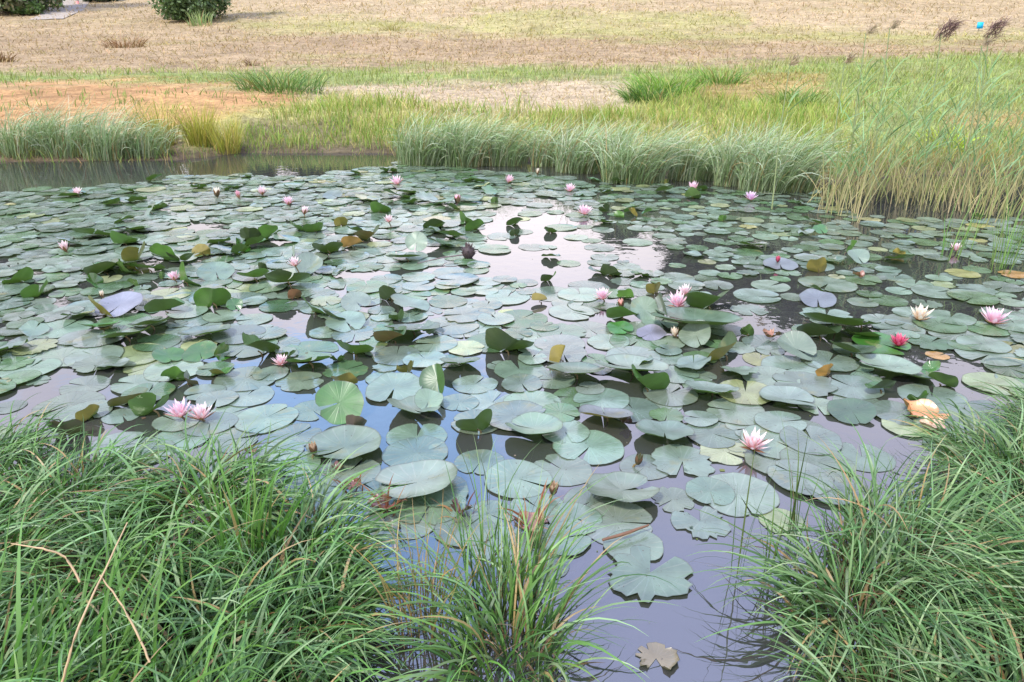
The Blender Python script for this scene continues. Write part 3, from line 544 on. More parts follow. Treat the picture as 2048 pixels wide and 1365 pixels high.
for (px, py, lb) in [(74, 28, 'small pinkish red post beside the corner tree'), (156, 9, 'small pinkish red post on the path by the dark bush')]:
    p, t = unproj_ground(px, py); k = t / FPX; r = tag(link('marker_post', None, loc=p), lb, 'post', 'pinkish red posts by the path')
    mb = MB(); v, f = tube([(0, 0, -.2), (0, 0, 9 * k), (0, 0, 10.5 * k)], [3 * k, 3 * k, 1.2 * k], 10); mb.add(v, f); link('post', mb.mesh('post', M_RED), r)
    mb = MB(); v, f = tube([(0, 0, 6 * k), (0, 0, 8 * k)], [3.1 * k, 3.1 * k], 10); mb.add(v, f); link('band', mb.mesh('band', M_PATH), r)

# ------------------------------------------------------------------ lily pads
NT = 34; RHO = np.array([0, .18, .38, .58, .76, .89, .96, 1.0])
def pad_geo(r, yaw, tilt=0, az=0, fold=(0, 0), cup=0, wave=.006, ragged=.0, notch=None, seed=0, hz=0, top=(.07, .15, .05), under=(.1, .12, .03), curl=0):
    g = np.random.default_rng(seed + 5)
    a0 = notch if notch is not None else g.uniform(.015, .15)
    th = np.linspace(a0, 2 * math.pi - a0, NT + 1); rho, T = np.meshgrid(RHO, th, indexing='ij')
    prof = 1 + .03 * np.sin(2 * T + g.uniform(0, 6)) + .02 * np.sin(3 * T + g.uniform(0, 6)) + .012 * np.sin(7 * T + g.uniform(0, 6)) + .008 * np.sin(13 * T + g.uniform(0, 6))
    edge = np.minimum(T - a0, 2 * math.pi - a0 - T); prof = prof * (1 - .13 * np.exp(-edge / .09))   # rounded lobes at the notch
    if ragged: 
        rg = g.uniform(-1, .25, NT + 1); rg = np.where(g.random(NT + 1) < .45, rg, 0); prof = prof * (1 + ragged * rg[None, :] * (rho > .7))
    X = r * rho * prof * np.cos(T) ; Y = r * rho * prof * np.sin(T); Z = np.zeros_like(X)
    k1, k2 = g.integers(2, 5), g.integers(4, 8)
    Z += wave * (rho ** 2) * (np.sin(k1 * T + g.uniform(0, 6)) + .6 * np.sin(k2 * T + g.uniform(0, 6))) 
    Z += cup * r * rho ** 3
    if curl: Z += curl * r * np.clip(rho - .72, 0, 1) ** 1.5 * 3.2 * (.5 + .5 * np.sin(T * 1.0 + g.uniform(0, 6)))
    fl, fr = fold
    for s, fa in ((1, fl), (-1, fr)):
        if fa:
            m = Y * s > 0; d = np.abs(Y); ss = np.sin(fa) * d; soft = d / (d + .08 * r)
            Z = np.where(m, Z + ss * soft, Z); Y = np.where(m, s * d * (np.cos(fa) * soft + (1 - soft)), Y)
    P = np.stack([X.ravel(), Y.ravel(), Z.ravel()], 1)
    c, s = math.cos(yaw), math.sin(yaw); P = P @ np.array([[c, s, 0], [-s, c, 0], [0, 0, 1]])
    if tilt:
        # raise the side at azimuth az
        u = np.array([math.cos(az), math.sin(az), 0]); v = np.array([-u[1], u[0], 0]); a = P @ u; b = P @ v; z = P[:, 2]
        P = np.outer(a * math.cos(tilt) - z * math.sin(tilt), u) + np.outer(b, v); P[:, 2] = a * math.sin(tilt) + z * math.cos(tilt)
    P[:, 2] += hz
    P[:, 2] = np.maximum(P[:, 2], .0015 + .0008 * np.repeat(RHO, NT + 1))
    i = (np.arange(len(RHO) - 1)[:, None] * (NT + 1) + np.arange(NT)[None, :]).ravel(); n1 = NT + 1
    F = np.stack([i, i + n1, i + n1 + 1, i + 1], 1)
    F[:NT] = np.stack([i[:NT], i[:NT] + n1, i[:NT] + n1 + 1, i[:NT] + n1 + 1], 1)
    Ct = np.tile(top, (len(P), 1)).astype(float); Ct *= g.uniform(.72, 1.22); Ct *= 1 + g.uniform(-.07, .07, 3)
    UVv = np.stack([rho.ravel(), (T / (2 * math.pi)).ravel()], 1)
    return P, F, Ct, UVv, np.tile(under, (len(P), 1))
def pad_mesh(geos, name='lily_pad', mat=None):
    V = []; F = []; C = []; Uv = []; Un = []; n = 0
    for P, f, c, u, un in geos: V.append(P); F.append(f + n); C.append(c); Uv.append(u); Un.append(un); n += len(P)
    me = fast_mesh(name, np.vstack(V), np.vstack(F), np.vstack(C), np.vstack(Uv), mat or M_PAD)
    a = me.attributes.new('under', 'FLOAT_COLOR', 'POINT'); c4 = np.ones((n, 4), np.float32); c4[:, :3] = np.vstack(Un); a.data.foreach_set('color', c4.ravel())
    return me
TOPS = {'g': (.08, .145, .065), 'p': (.15, .205, .145), 'b': (.035, .12, .015), 'y': (.25, .25, .09), 'm': (.23, .27, .13), 'o': (.42, .22, .07), 'k': (.05, .09, .04), 'v': (.17, .185, .19), 'r': (.16, .07, .035)}  # pale grey green: waxy leaf colour with some sky sheen painted in
TNAME = {'m': 'pale yellowish green', 'g': 'green', 'p': 'pale grey green', 'b': 'bright green', 'y': 'yellowing', 'o': 'orange brown', 'k': 'dark green', 'v': 'greyish purple', 'r': 'red brown'}
UND = {'m': (.12, .15, .05), 'g': (.05, .10, .02), 'y': (.20, .16, .03), 'v': (.09, .06, .05), 'k': (.025, .04, .012), 'o': (.3, .16, .04), 'b': (.06, .15, .02), 'p': (.12, .15, .05), 'r': (.14, .06, .03)}
PADS = []   # dicts: x, y, r, kind params, px size
def addpad(px, py, wpx, kind='F', hpx=None, tc='p', uc='g', az=None, fold=(0, 0), cup=.0, yaw=None, z=None, ragged=0, lbl=None, wave=.0018, notch=None, curl=0):
    p, t = unproj(px, py, 0); r = wpx / 2 * t / FPX; dep = math.atan2(CAM_H, p.y); tilt = 0; hz = 0
    brg = math.atan2(p.y, p.x)
    if kind == 'T':     # far side up: the upper face shows
        q = min(.98, (hpx or wpx * .6) / wpx); tilt = max(.08, math.asin(q) - dep); az = (brg if az is None else math.radians(az))
    elif kind == 'U':   # near side up: the lower face shows
        q = min(.95, (hpx or wpx * .4) / wpx); tilt = math.asin(q) + dep; az = (brg + math.pi if az is None else math.radians(az))
    elif kind == 'R':   # a little raised at the near edge, still top side visible
        tilt = (hpx or .12); az = brg + math.pi if az is None else math.radians(az)
    if kind == 'U':
        hz = r * math.sin(tilt) * .42; p, t = unproj(px, py, r * math.sin(tilt) * .6)
    elif tilt:
        hz = r * math.sin(tilt) * .8 + .006; p, t = unproj(px, py, hz)
    PADS.append(dict(x=p.x, y=p.y, r=r, kind=kind, tilt=tilt, az=az or 0, hz=hz, tc=tc, uc=uc, fold=tuple(R(v) for v in (fold if kind != 'U' or max(fold) >= 30 else ((fold[0] + 38, fold[1]) if len(PADS) % 2 else (fold[0], fold[1] + 38)))), cup=cup, yaw=R(yaw) if yaw is not None else ((az or 0) + math.pi + rng.normal(.3, .5) if kind in 'TU' else rng.uniform(0, 6.28)), ragged=ragged, lbl=lbl, w=wpx, wave=wave, notch=notch, px=px, py=py, hand=True, curl=curl))
# --- standing, folded and curled leaves seen in the photograph
RP = [
 (680, 808, 90, 'T', 88, 'b', 'v', None, (0, 0), 'bright green upright oval leaf above the blue reflection'),
 (708, 850, 52, 'U', 34, 'k', 'v', None, (20, 20), 'dark curled half leaf with purple underside below the upright oval'),
 (688, 762, 54, 'U', 30, 'g', 'y', None, (35, 0), 'olive and ochre triangular leaf behind the upright oval'),
 (874, 762, 66, 'T', 64, 'b', 'y', 80, (55, 5), 'tall folded green leaf with an ochre inner side'),
 (857, 806, 60, 'T', 46, 'p', 'g', 100, (20, 30), 'pale folded leaf in front of the tall ochre sided leaf'),
 (789, 778, 112, 'T', 62, 'p', 'y', 70, (0, 0), 'broad pale tilted leaf left of the tall folded leaf'),
 (815, 741, 46, 'U', 18, 'g', 'y', None, (20, 20), 'narrow ochre lip curling behind the broad tilted leaf'),
 (1122, 714, 52, 'U', 48, 'y', 'y', -60, (60, 60), 'narrow upright mustard leaf standing on a raised leaf'),
 (955, 852, 86, 'U', 38, 'k', 'g', None, (12, 12), 'olive leaf edge on the water with long dark mirror image'),
 (1012, 694, 110, 'U', 26, 'k', 'k', None, (10, 10), 'ragged dark green curled leaf near the pond middle'),
 (785, 676, 72, 'U', 22, 'k', 'r', None, (15, 15), 'ragged blackish curled leaf on the pale patch'),
 (779, 594, 56, 'U', 20, 'k', 'k', None, (15, 25), 'small dark green curled leaf'),
 (797, 637, 40, 'U', 16, 'k', 'g', None, (20, 20), 'small brown edged curled leaf'),
 (1079, 600, 34, 'U', 26, 'y', 'y', -70, (65, 65), 'small upright yellow leaf tip'),
 (1245, 632, 66, 'U', 24, 'g', 'b', None, (10, 30), 'curled green leaf showing its underside'),
 (1240, 658, 52, 'T', 28, 'b', 'b', None, (0, 0), 'small bright lime leaf facing up'),
 (1288, 622, 56, 'T', 50, 'p', 'b', 110, (30, 0), 'broad pale upright leaf half of the grey fan pair'),
 (1325, 618, 60, 'T', 56, 'p', 'g', 40, (65, 10), 'narrow upright folded leaf of the grey fan pair'),
 (1418, 607, 98, 'U', 34, 'g', 'g', None, (14, 14), 'arched olive leaf beside the two pink flowers'),
 (1302, 668, 60, 'T', 30, 'v', 'k', None, (0, 0), 'smooth grey leaf like a stone below the fan pair'),
 (1392, 672, 66, 'T', 52, 'p', 'k', 60, (30, 0), 'dark round upright leaf in front of the large raised leaf'),
 (1452, 704, 84, 'U', 44, 'k', 'y', -50, (15, 55), 'large folded leaf with brown gold corner'),
 (1390, 645, 175, 'R', .2, 'p', 'k', None, (0, 0), 'very large bluish raised leaf above the folded one'),
 (1292, 770, 96, 'U', 32, 'b', 'b', None, (25, 25), 'green boat shaped leaf showing its underside'),
 (1496, 666, 34, 'U', 24, 'g', 'g', None, (20, 20), 'small square olive leaf corner standing up'),
 (1655, 745, 40, 'U', 32, 'r', 'o', -50, (50, 10), 'small brown triangular leaf'),
 (1637, 535, 46, 'U', 34, 'y', 'y', None, (15, 15), 'mustard brown upright leaf standing on flat leaves'),
 (1703, 823, 90, 'T', 54, 'k', 'v', None, (0, 0), 'dark oval leaf tilted up over the lilac water'),
 (1575, 800, 108, 'T', 56, 'p', 'k', 75, (0, 20), 'large bent glossy leaf left of the dark oval'),
 (1635, 600, 70, 'T', 36, 'v', 'v', None, (0, 0), 'lilac grey tilted leaf over dark water'),
 (1560, 530, 66, 'T', 26, 'v', 'v', None, (0, 0), 'purple grey leaf right of dark gap'),
 (1715, 515, 44, 'T', 30, 'p', 'g', 120, (30, 0), 'pale leaf standing behind the mustard brown leaf'),
 (1670, 648, 120, 'R', .42, 'p', 'k', None, (0, 0), 'top leaf of the dark green mound'),
 (1722, 648, 70, 'R', .4, 'p', 'g', None, (0, 0), 'right leaf of the dark green mound'),
 (1640, 668, 90, 'U', 24, 'k', 'k', None, (10, 10), 'shaded leaf under the dark green mound'),
 (1725, 672, 66, 'R', .35, 'b', 'g', None, (0, 0), 'cupped leaf in the middle of the mound'),
 (1762, 690, 110, 'T', 36, 'b', 'g', 110, (0, 0), 'broad green leaf of the mound beside the crimson flower'),
 (1702, 706, 84, 'R', .3, 'k', 'k', None, (15, 15), 'lowest leaf of the dark green mound'),
 (1592, 700, 80, 'T', 56, 'p', 'o', 100, (20, 20), 'pale standing leaf with pinkish brown edges'),
 (1385, 392, 34, 'U', 18, 'g', 'g', None, (10, 10), 'olive leaf under the far right pink lily'),
 (1446, 439, 20, 'U', 17, 'g', 'b', None, (15, 15), 'small square green leaf among flat ones'),
 (990, 402, 18, 'U', 22, 'g', 'g', -60, (55, 20), 'narrow dark upright leaf near the water glare'),
 (930, 440, 40, 'U', 22, 'b', 'b', -130, (30, 10), 'left half of bright green V shaped leaf pair'),
 (950, 455, 42, 'U', 20, 'b', 'b', -50, (30, 10), 'right half of bright green V shaped leaf pair'),
 (1030, 467, 22, 'U', 18, 'k', 'k', None, (0, 0), 'small round dark leaf standing in the glare'),
 (1030, 446, 36, 'U', 14, 'k', 'g', -40, (30, 0), 'bent dark leaf blade beside the glare'),
 (1100, 462, 28, 'U', 12, 'g', 'g', None, (30, 0), 'tiny green leaf blade right of the glare'),
 (760, 420, 44, 'U', 20, 'b', 'b', None, (0, 0), 'oval green leaf face behind the pale flower'),
 (833, 485, 42, 'T', 40, 'p', 'g', None, (0, 0), 'round pale leaf standing left of the seed head'),
 (812, 516, 66, 'R', .3, 'p', 'k', None, (0, 0), 'raised leaf casting a dark line beside the stick'),
 (740, 474, 62, 'U', 16, 'k', 'r', None, (20, 20), 'dark tangled leaf behind the standing round leaf'),
 (705, 490, 48, 'U', 18, 'o', 'o', None, (35, 35), 'rusty boat shaped leaf'),
 (592, 455, 46, 'U', 20, 'b', 'b', -130, (30, 10), 'left wing of the green winged leaf pair'),
 (628, 458, 44, 'U', 22, 'b', 'b', -50, (30, 10), 'right wing of the green winged leaf pair'),
 (682, 446, 30, 'U', 24, 'y', 'y', -50, (45, 0), 'yellow ochre upright leaf right of the winged pair'),
 (655, 498, 64, 'U', 26, 'b', 'k', -50, (40, 0), 'dark green pointed leaf slanting down right'),
 (585, 508, 34, 'T', 24, 'p', 'g', 60, (50, 0), 'narrow leaf just behind the raised white flower'),
 (620, 535, 60, 'T', 40, 'p', 'v', 60, (10, 50), 'grey half folded leaf right of the raised flower'),
 (403, 503, 36, 'U', 34, 'y', 'y', -50, (50, 0), 'ochre pointed leaf, taller of two'),
 (482, 501, 38, 'U', 22, 'y', 'g', -60, (10, 30), 'olive drop shaped leaf right of the ochre point'),
 (325, 553, 20, 'U', 32, 'g', 'g', -60, (60, 60), 'narrow upright olive leaf beside the pink flower'),
 (368, 558, 72, 'U', 32, 'b', 'b', -120, (20, 0), 'green pointed leaf in front of the pink flower'),
 (432, 545, 72, 'T', 38, 'p', 'k', None, (0, 0), 'large round pale leaf tilted towards us'),
 (523, 535, 22, 'U', 20, 'k', 'k', None, (20, 20), 'small black green leaf bud behind leaves'),
 (508, 556, 64, 'R', .45, 'p', 'b', None, (15, 15), 'green bowl leaf before the small black one'),
 (262, 535, 34, 'U', 18, 'g', 'y', -120, (30, 0), 'yellow green leaf point at the left'),
 (208, 540, 70, 'U', 20, 'k', 'k', None, (10, 10), 'dark low leaf left of the yellow green point'),
 (247, 484, 56, 'U', 14, 'k', 'b', None, (10, 10), 'flat dark green leaf edge above the pond left'),
 (198, 618, 66, 'U', 42, 'y', 'y', -120, (30, 0), 'long brownish leaf leaning on pale bluish leaf'),
 (240, 612, 92, 'T', 52, 'v', 'k', 60, (0, 10), 'pale bluish leaf tilted up at the left'),
 (330, 618, 76, 'U', 26, 'b', 'g', None, (15, 25), 'green curled leaf right of the bluish leaf'),
 (425, 600, 72, 'U', 48, 'b', 'b', -55, (35, 0), 'tall pointed dark green leaf at the left middle'),
 (470, 612, 32, 'T', 26, 'b', 'g', None, (10, 10), 'small round green leaf beside the tall point'),
 (575, 562, 84, 'R', .5, 'p', 'k', None, (0, 10), 'raised dark edged leaf under the white flower'),
 (590, 592, 30, 'U', 20, 'r', 'r', -50, (40, 0), 'tiny brown leaf fragment in bright water'),
 (625, 618, 70, 'U', 24, 'b', 'b', -120, (35, 0), 'left blade of the dark folded leaf by bright water'),
 (662, 632, 70, 'U', 24, 'k', 'k', -120, (30, 0), 'right blade of the dark folded leaf by bright water'),
 (692, 645, 78, 'T', 42, 'p', 'g', None, (0, 0), 'round pale leaf standing by the bright water gap'),
 (712, 605, 58, 'T', 40, 'p', 'g', None, (0, 0), 'pale round leaf behind the one by bright water'),
 (250, 672, 96, 'R', .3, 'p', 'k', None, (0, 0), 'shallow bowl leaf below the bluish leaf'),
 (200, 655, 70, 'R', .3, 'b', 'g', None, (0, 10), 'green cupped leaf left of the bowl leaf'),
 (300, 650, 80, 'R', .3, 'k', 'k', None, (0, 0), 'dark leaf behind the bowl leaf'),
 (410, 668, 96, 'R', .2, 'p', 'g', None, (0, 0), 'broad pale leaf below the tall pointed leaf'),
 (338, 714, 62, 'T', 34, 'b', 'g', 110, (0, 15), 'left of two small green leaves standing together'),
 (400, 707, 66, 'T', 42, 'b', 'g', 80, (0, 0), 'right of two small green leaves standing together'),
 (374, 764, 44, 'U', 24, 'v', 'v', -120, (20, 20), 'dark purple leaf back on lilac water'),
 (260, 802, 82, 'U', 12, 'k', 'r', None, (10, 10), 'thin dark curled leaf rim, low on the left'),
 (130, 862, 74, 'U', 32, 'v', 'v', None, (10, 10), 'greyish purple leaf back at the left water edge'),
 (618, 724, 88, 'R', .38, 'p', 'b', None, (0, 0), 'raised leaf with green lip beside the pale pink flower'),
 (706, 702, 80, 'U', 20, 'k', 'b', None, (5, 5), 'dark green ragged leaf right of the raised leaf'),
 (1150, 746, 120, 'R', .28, 'p', 'k', None, (0, 0), 'raised leaf that carries the upright mustard leaf'),
 (1262, 738, 140, 'R', .22, 'p', 'g', None, (0, 0), 'long leaf raised above its dark shadow'),
 (1210, 832, 106, 'R', .3, 'v', 'o', None, (0, 0), 'purplish leaf with golden underside lip'),
 (1422, 782, 106, 'R', .24, 'p', 'b', None, (0, 0), 'leaf with raised front edge before the boat shaped leaf'),
 (1329, 868, 112, 'R', .16, 'p', 'g', None, (0, 0), 'big leaf lifted over dark water right of centre'),
 (1068, 860, 116, 'R', .2, 'p', 'b', None, (0, 10), 'notched leaf with lifted right lobe'),
 (920, 727, 80, 'R', .26, 'p', 'b', None, (0, 0), 'leaf raised above a green shaded one'),
 (1244, 984, 140, 'R', .17, 'p', 'k', None, (0, 0), 'large notched leaf with dark raised front in near water'),
 (835, 968, 170, 'R', .15, 'p', 'b', -50, (0, 0), 'very large leaf with lifted green edge near the sedge'),
 (828, 822, 108, 'R', .12, 'p', 'g', None, (0, 20), 'wide leaf under the tall folded leaves'),
 (690, 896, 150, 'R', .08, 'p', 'g', None, (0, 0), 'big flat leaf in front of the upright oval leaf'),
 (1775, 736, 124, 'R', .14, 'p', 'g', None, (0, 0), 'broad bluish leaf below the mound'),
 (40, 560, 60, 'U', 14, 'b', 'b', None, (0, 0), 'green leaf edge at the far left margin'),
 (1220, 548, 46, 'U', 12, 'k', 'k', None, (20, 10), 'dark drooping leaf left of the dark water gap'),
 (1310, 580, 40, 'U', 30, 'g', 'y', -60, (60, 20), 'yellow tipped curled leaf behind the fan pair'),
 (665, 392, 40, 'T', 16, 'p', 'k', None, (10, 0), 'bowed leaf near the far edge left of centre'),
 (300, 424, 24, 'T', 18, 'p', 'g', 60, (30, 0), 'small upright grey leaf far on the left'),
 (870, 452, 46, 'U', 14, 'k', 'k', -50, (30, 0), 'dark leaf behind the bright green V pair'),
 (905, 415, 30, 'U', 16, 'g', 'g', -120, (30, 0), 'green leaf under the small pink bud'),
 (1640, 460, 30, 'T', 18, 'b', 'g', None, (0, 0), 'small green leaf lifted among the right pads'),
]
for (px, py, wp, kd, hp, tcx, ucx, az, fold, lb) in RP:
    addpad(px, py, wp, kd, hp, tcx, ucx, az, fold, .0 if kd != 'R' else .12, lbl=lb, curl=.1, wave=.005)
# --- flat leaves placed by hand
for q in [(170, 772, 95), (270, 770, 92), (492, 760, 122), (410, 788, 80), (495, 792, 106), (175, 825, 98), (245, 832, 74), (533, 838, 124), (626, 822, 90), (832, 907, 132), (560, 905, 92), (240, 890, 110), (420, 850, 104), (984, 806, 113), (1063, 808, 118), (919, 806, 78), (834, 874, 120), (714, 884, 60), (1131, 866, 100), (1203, 802, 113), (1039, 741, 105), (871, 690, 90), (902, 652, 112), (793, 713, 100), (1471, 826, 120), (1864, 795, 127), (1703, 775, 120), (1512, 857, 120), (1425, 870, 112), (1621, 885, 122), (1977, 713, 120), (1987, 676, 86), (1965, 693, 95), (1912, 672, 100), (1656, 570, 110), (1035, 960, 140), (1124, 940, 122), (960, 925, 100), (1073, 1016, 112), (1234, 1046, 150), (1268, 1095, 117), (860, 1010, 150), (800, 1040, 150), (1478, 990, 156), (1632, 930, 140), (1600, 960, 128), (1724, 915, 120), (700, 945, 120), (640, 960, 110), (590, 930, 100), (360, 880, 110), (120, 930, 90), (470, 880, 100), (1340, 790, 110), (20, 815, 60), (950, 770, 90), (1105, 760, 90), (60, 740, 110), (190, 715, 110), (490, 700, 100), (560, 690, 80), (1800, 830, 110), (1900, 640, 90), (1760, 640, 70), (1120, 690, 100), (1180, 660, 90), (1180, 780, 60), (1560, 850, 100), (1000, 1090, 120), (930, 1060, 120), (1130, 1080, 110), (880, 985, 120), (760, 990, 120), (1180, 1005, 110), (1290, 935, 100), (1545, 925, 110), (640, 1005, 110), (560, 965, 100), (300, 905, 100), (420, 935, 100), (1665, 985, 110), (1420, 985, 100), (1090, 1130, 100), (540, 1020, 100), (980, 1030, 100), (1150, 1040, 110)]:
    addpad(*q)
for q, kw in [((1300, 1150, 176), dict(ragged=.28, yaw=60, notch=.35, lbl='ragged pale leaf alone in the near lavender water')), ((1365, 925, 130), dict(ragged=.25)), ((1400, 1045, 118), dict(ragged=.3, yaw=100, notch=.4, lbl='eaten leaf full of small holes near the inlet')), ((1345, 1000, 90), dict(ragged=.35)), ((1450, 905, 104), dict(tc='m', ragged=.1, lbl='yellowish flat leaf left of the big near flower')), ((1565, 1045, 92), dict(tc='m', lbl='pale yellow leaf by the lone stalks')),
              ((1875, 712, 44), dict(tc='o', lbl='small orange leaf flat on dark water')), ((1925, 548, 64), dict(tc='y', lbl='yellow leaf below the pale lily at the right')), ((2030, 550, 60), dict(tc='o', lbl='orange and yellow leaf beside the tall rush blades')), ((1960, 452, 50), dict(tc='y')), ((1740, 440, 40), dict(tc='y')), ((52, 722, 24), dict(tc='y', lbl='tiny yellow leaf by the left edge')), ((8, 768, 30), dict(tc='y', lbl='yellow spotted leaf cut by the left edge')), ((1400, 842, 70), dict(tc='p')), ((1520, 720, 70), dict(tc='y', lbl='yellow green leaf under the gold corner')), ((1810, 855, 90), dict(tc='m'))]:
    addpad(*q, **kw)
OPEN = [  # stretches of open water, as polygons on the pond seen in the photograph
    [(-400, 330), (-400, 398), (0, 393), (90, 380), (230, 374), (330, 357), (480, 352), (640, 354), (730, 336), (800, 335), (800, 290), (-400, 290)],
    [(355, 446), (480, 440), (485, 466), (370, 472)], [(200, 425), (260, 420), (255, 440), (205, 440)], [(520, 640), (610, 622), (650, 668), (640, 690), (560, 690)],
    [(975, 395), (1060, 385), (1110, 395), (1200, 440), (1215, 500), (1190, 560), (1060, 570), (880, 540), (760, 560), (700, 590), (680, 560), (900, 520), (950, 495), (960, 440)],
    [(540, 775), (760, 735), (745, 860), (840, 840), (860, 880), (640, 870), (600, 870), (430, 800)], [(900, 752), (1020, 765), (930, 800)], [(-50, 790), (130, 775), (140, 845), (60, 890), (-50, 870)],
    [(150, 850), (360, 850), (330, 905), (100, 930)], [(1170, 840), (1330, 815), (1300, 905), (1190, 890)], [(920, 880), (1000, 870), (990, 960), (910, 920)], [(1200, 880), (1330, 900), (1320, 960), (1220, 950)], [(1585, 835), (1650, 845), (1770, 850), (1850, 900), (1640, 875)],
    [(1300, 1000), (2100, 1000), (2100, 1500), (1100, 1500), (1300, 1180)], [(-100, 905), (2200, 905), (2200, 1500), (-100, 1500)],
    [(1640, 405), (1700, 432), (1900, 440), (2300, 430), (2300, 340), (1640, 340)], [(1200, 445), (1290, 450), (1340, 500), (1280, 520), (1210, 505)], [(1230, 500), (1420, 500), (1400, 545), (1240, 540)], [(1545, 610), (1640, 620), (1630, 660), (1550, 650)], [(1870, 695), (1930, 705), (1960, 770), (1900, 760)],
    [(1660, 600), (1760, 600), (1800, 680), (1760, 690), (1680, 640)], [(1860, 600), (1990, 600), (1990, 650), (1880, 640)], [(1230, 720), (1330, 790), (1280, 800), (1220, 790)], [(1360, 470), (1620, 475), (1600, 500), (1380, 492)], [(1640, 500), (1900, 520), (2100, 530), (2100, 560), (1800, 545)], [(900, 270), (2300, 270), (2300, 380), (1660, 392), (1300, 368), (900, 338)],
]
SPARSE = {1: .06, 2: .1, 4: .06, 16: .08, 17: .1, 18: .05, 20: .05, 23: .1, 24: .1}
hands = [(p['x'], p['y'], p['r']) for p in PADS]
cx, cy, cr = [np.array(v, float) for v in zip(*hands)]; cx, cy, cr = list(cx), list(cy), list(cr)
fill = []
for attempt in range(30000):
    # by area over the pond
    x = rng.uniform(-11, 11); y = 1.9 + (10.8 - 1.9) * rng.random() ** .8
    px, py = project(np.array([x]), np.array([y]), np.array([0.])); px, py = float(px[0]), float(py[0])
    if px < -700 or px > 2800 or py > 905: continue
    r = rng.uniform(.085, .17) * (1.0 if px < 1180 or py > 560 else .78)
    if rng.random() < .15: r *= .7
    jx, jy = 14 * float(vnoise(x, y, 2.3)), 5 * float(vnoise(x, y, 3.1))
    if any(in_poly(np.array([px + jx]), np.array([py + jy]), po)[0] and rng.random() > SPARSE.get(ip, 0) for ip, po in enumerate(OPEN)): continue
    right = px > 1180 and py < 640
    kk = .68 if right else (.54 if 640 < px < 1200 and py > 470 else .46 if py < 700 else .5)
    if float(vnoise(x, y, 1.7)) < -.75 and py > 430: continue
    ax, ay, ar = np.array(cx), np.array(cy), np.array(cr)
    if np.any(np.hypot(ax - x, ay - y) < kk * (ar + r)): continue
    cx.append(x); cy.append(y); cr.append(r)
    dist = math.hypot(x, y, CAM_H)
    kind = 'F'; tilt = 0; az = 0; hz = 0; fold = (0, 0); tcx = 'p'; ucx = 'g'; cup = rng.uniform(0, .015)
    u = rng.random(); clus = float(vnoise(x + 3, y, 1.5)) > .45
    if u < (.05 if not clus else .12) or False and u < (.08 if (px < 1000 and py < 720) else .04):
        kind = 'R'; tilt = rng.uniform(.12, .5); az = rng.normal(-1.57, .9); hz = r * math.sin(tilt) * .8; cup = .12
    elif u < .04 + (.34 if clus and py > 420 else 0):
        kind = 'U'; tilt = rng.uniform(.6, 1.1); az = rng.normal(-1.57, .7); r *= .72; hz = r * rng.uniform(.25, .5); fold = (R(rng.uniform(35, 65)), R(5)) if rng.random() < .5 else (R(8), R(rng.uniform(35, 65))); tcx = 'b'; ucx = rng.choice(['b', 'g', 'k', 'g', 'b', 'y'])
    v = rng.random()
    if kind != 'U': tcx = 'g' if v < .25 else ('y' if v > .992 else 'm' if v > .94 else 'v' if v > .975 else 'p')
    fill.append(dict(x=x, y=y, r=r, kind=kind, tilt=tilt, az=az, hz=hz, tc=tcx, uc=ucx, fold=fold, cup=cup, yaw=rng.uniform(0, 6.28), ragged=(rng.uniform(.08, .3) if rng.random() < .25 else 0), lbl=None, w=2 * r / dist * FPX, wave=.0016 if kind == 'F' else .008, notch=None, px=px, py=py, hand=False, curl=.1 if rng.random() < .1 else 0))
ALL = PADS + fill
# stack overlapping leaves a few millimetres apart
lev = []
order = sorted(range(len(ALL)), key=lambda i: (ALL[i]['kind'] != 'F', rng.random()))
done = []
for i in order:
    a = ALL[i]; z = .0015
    for j in done:
        b = ALL[j]
        if abs(a['x'] - b['x']) < .4 and abs(a['y'] - b['y']) < .4 and math.hypot(a['x'] - b['x'], a['y'] - b['y']) < (a['r'] + b['r']) * .93: z = max(z, b['z'] + .0022)
    a['z'] = min(z, .016) + rng.uniform(0, .0006) if a['kind'] == 'F' else .004 + rng.uniform(0, .004); done.append(i)
print('pads', len(PADS), 'fill', len(fill))

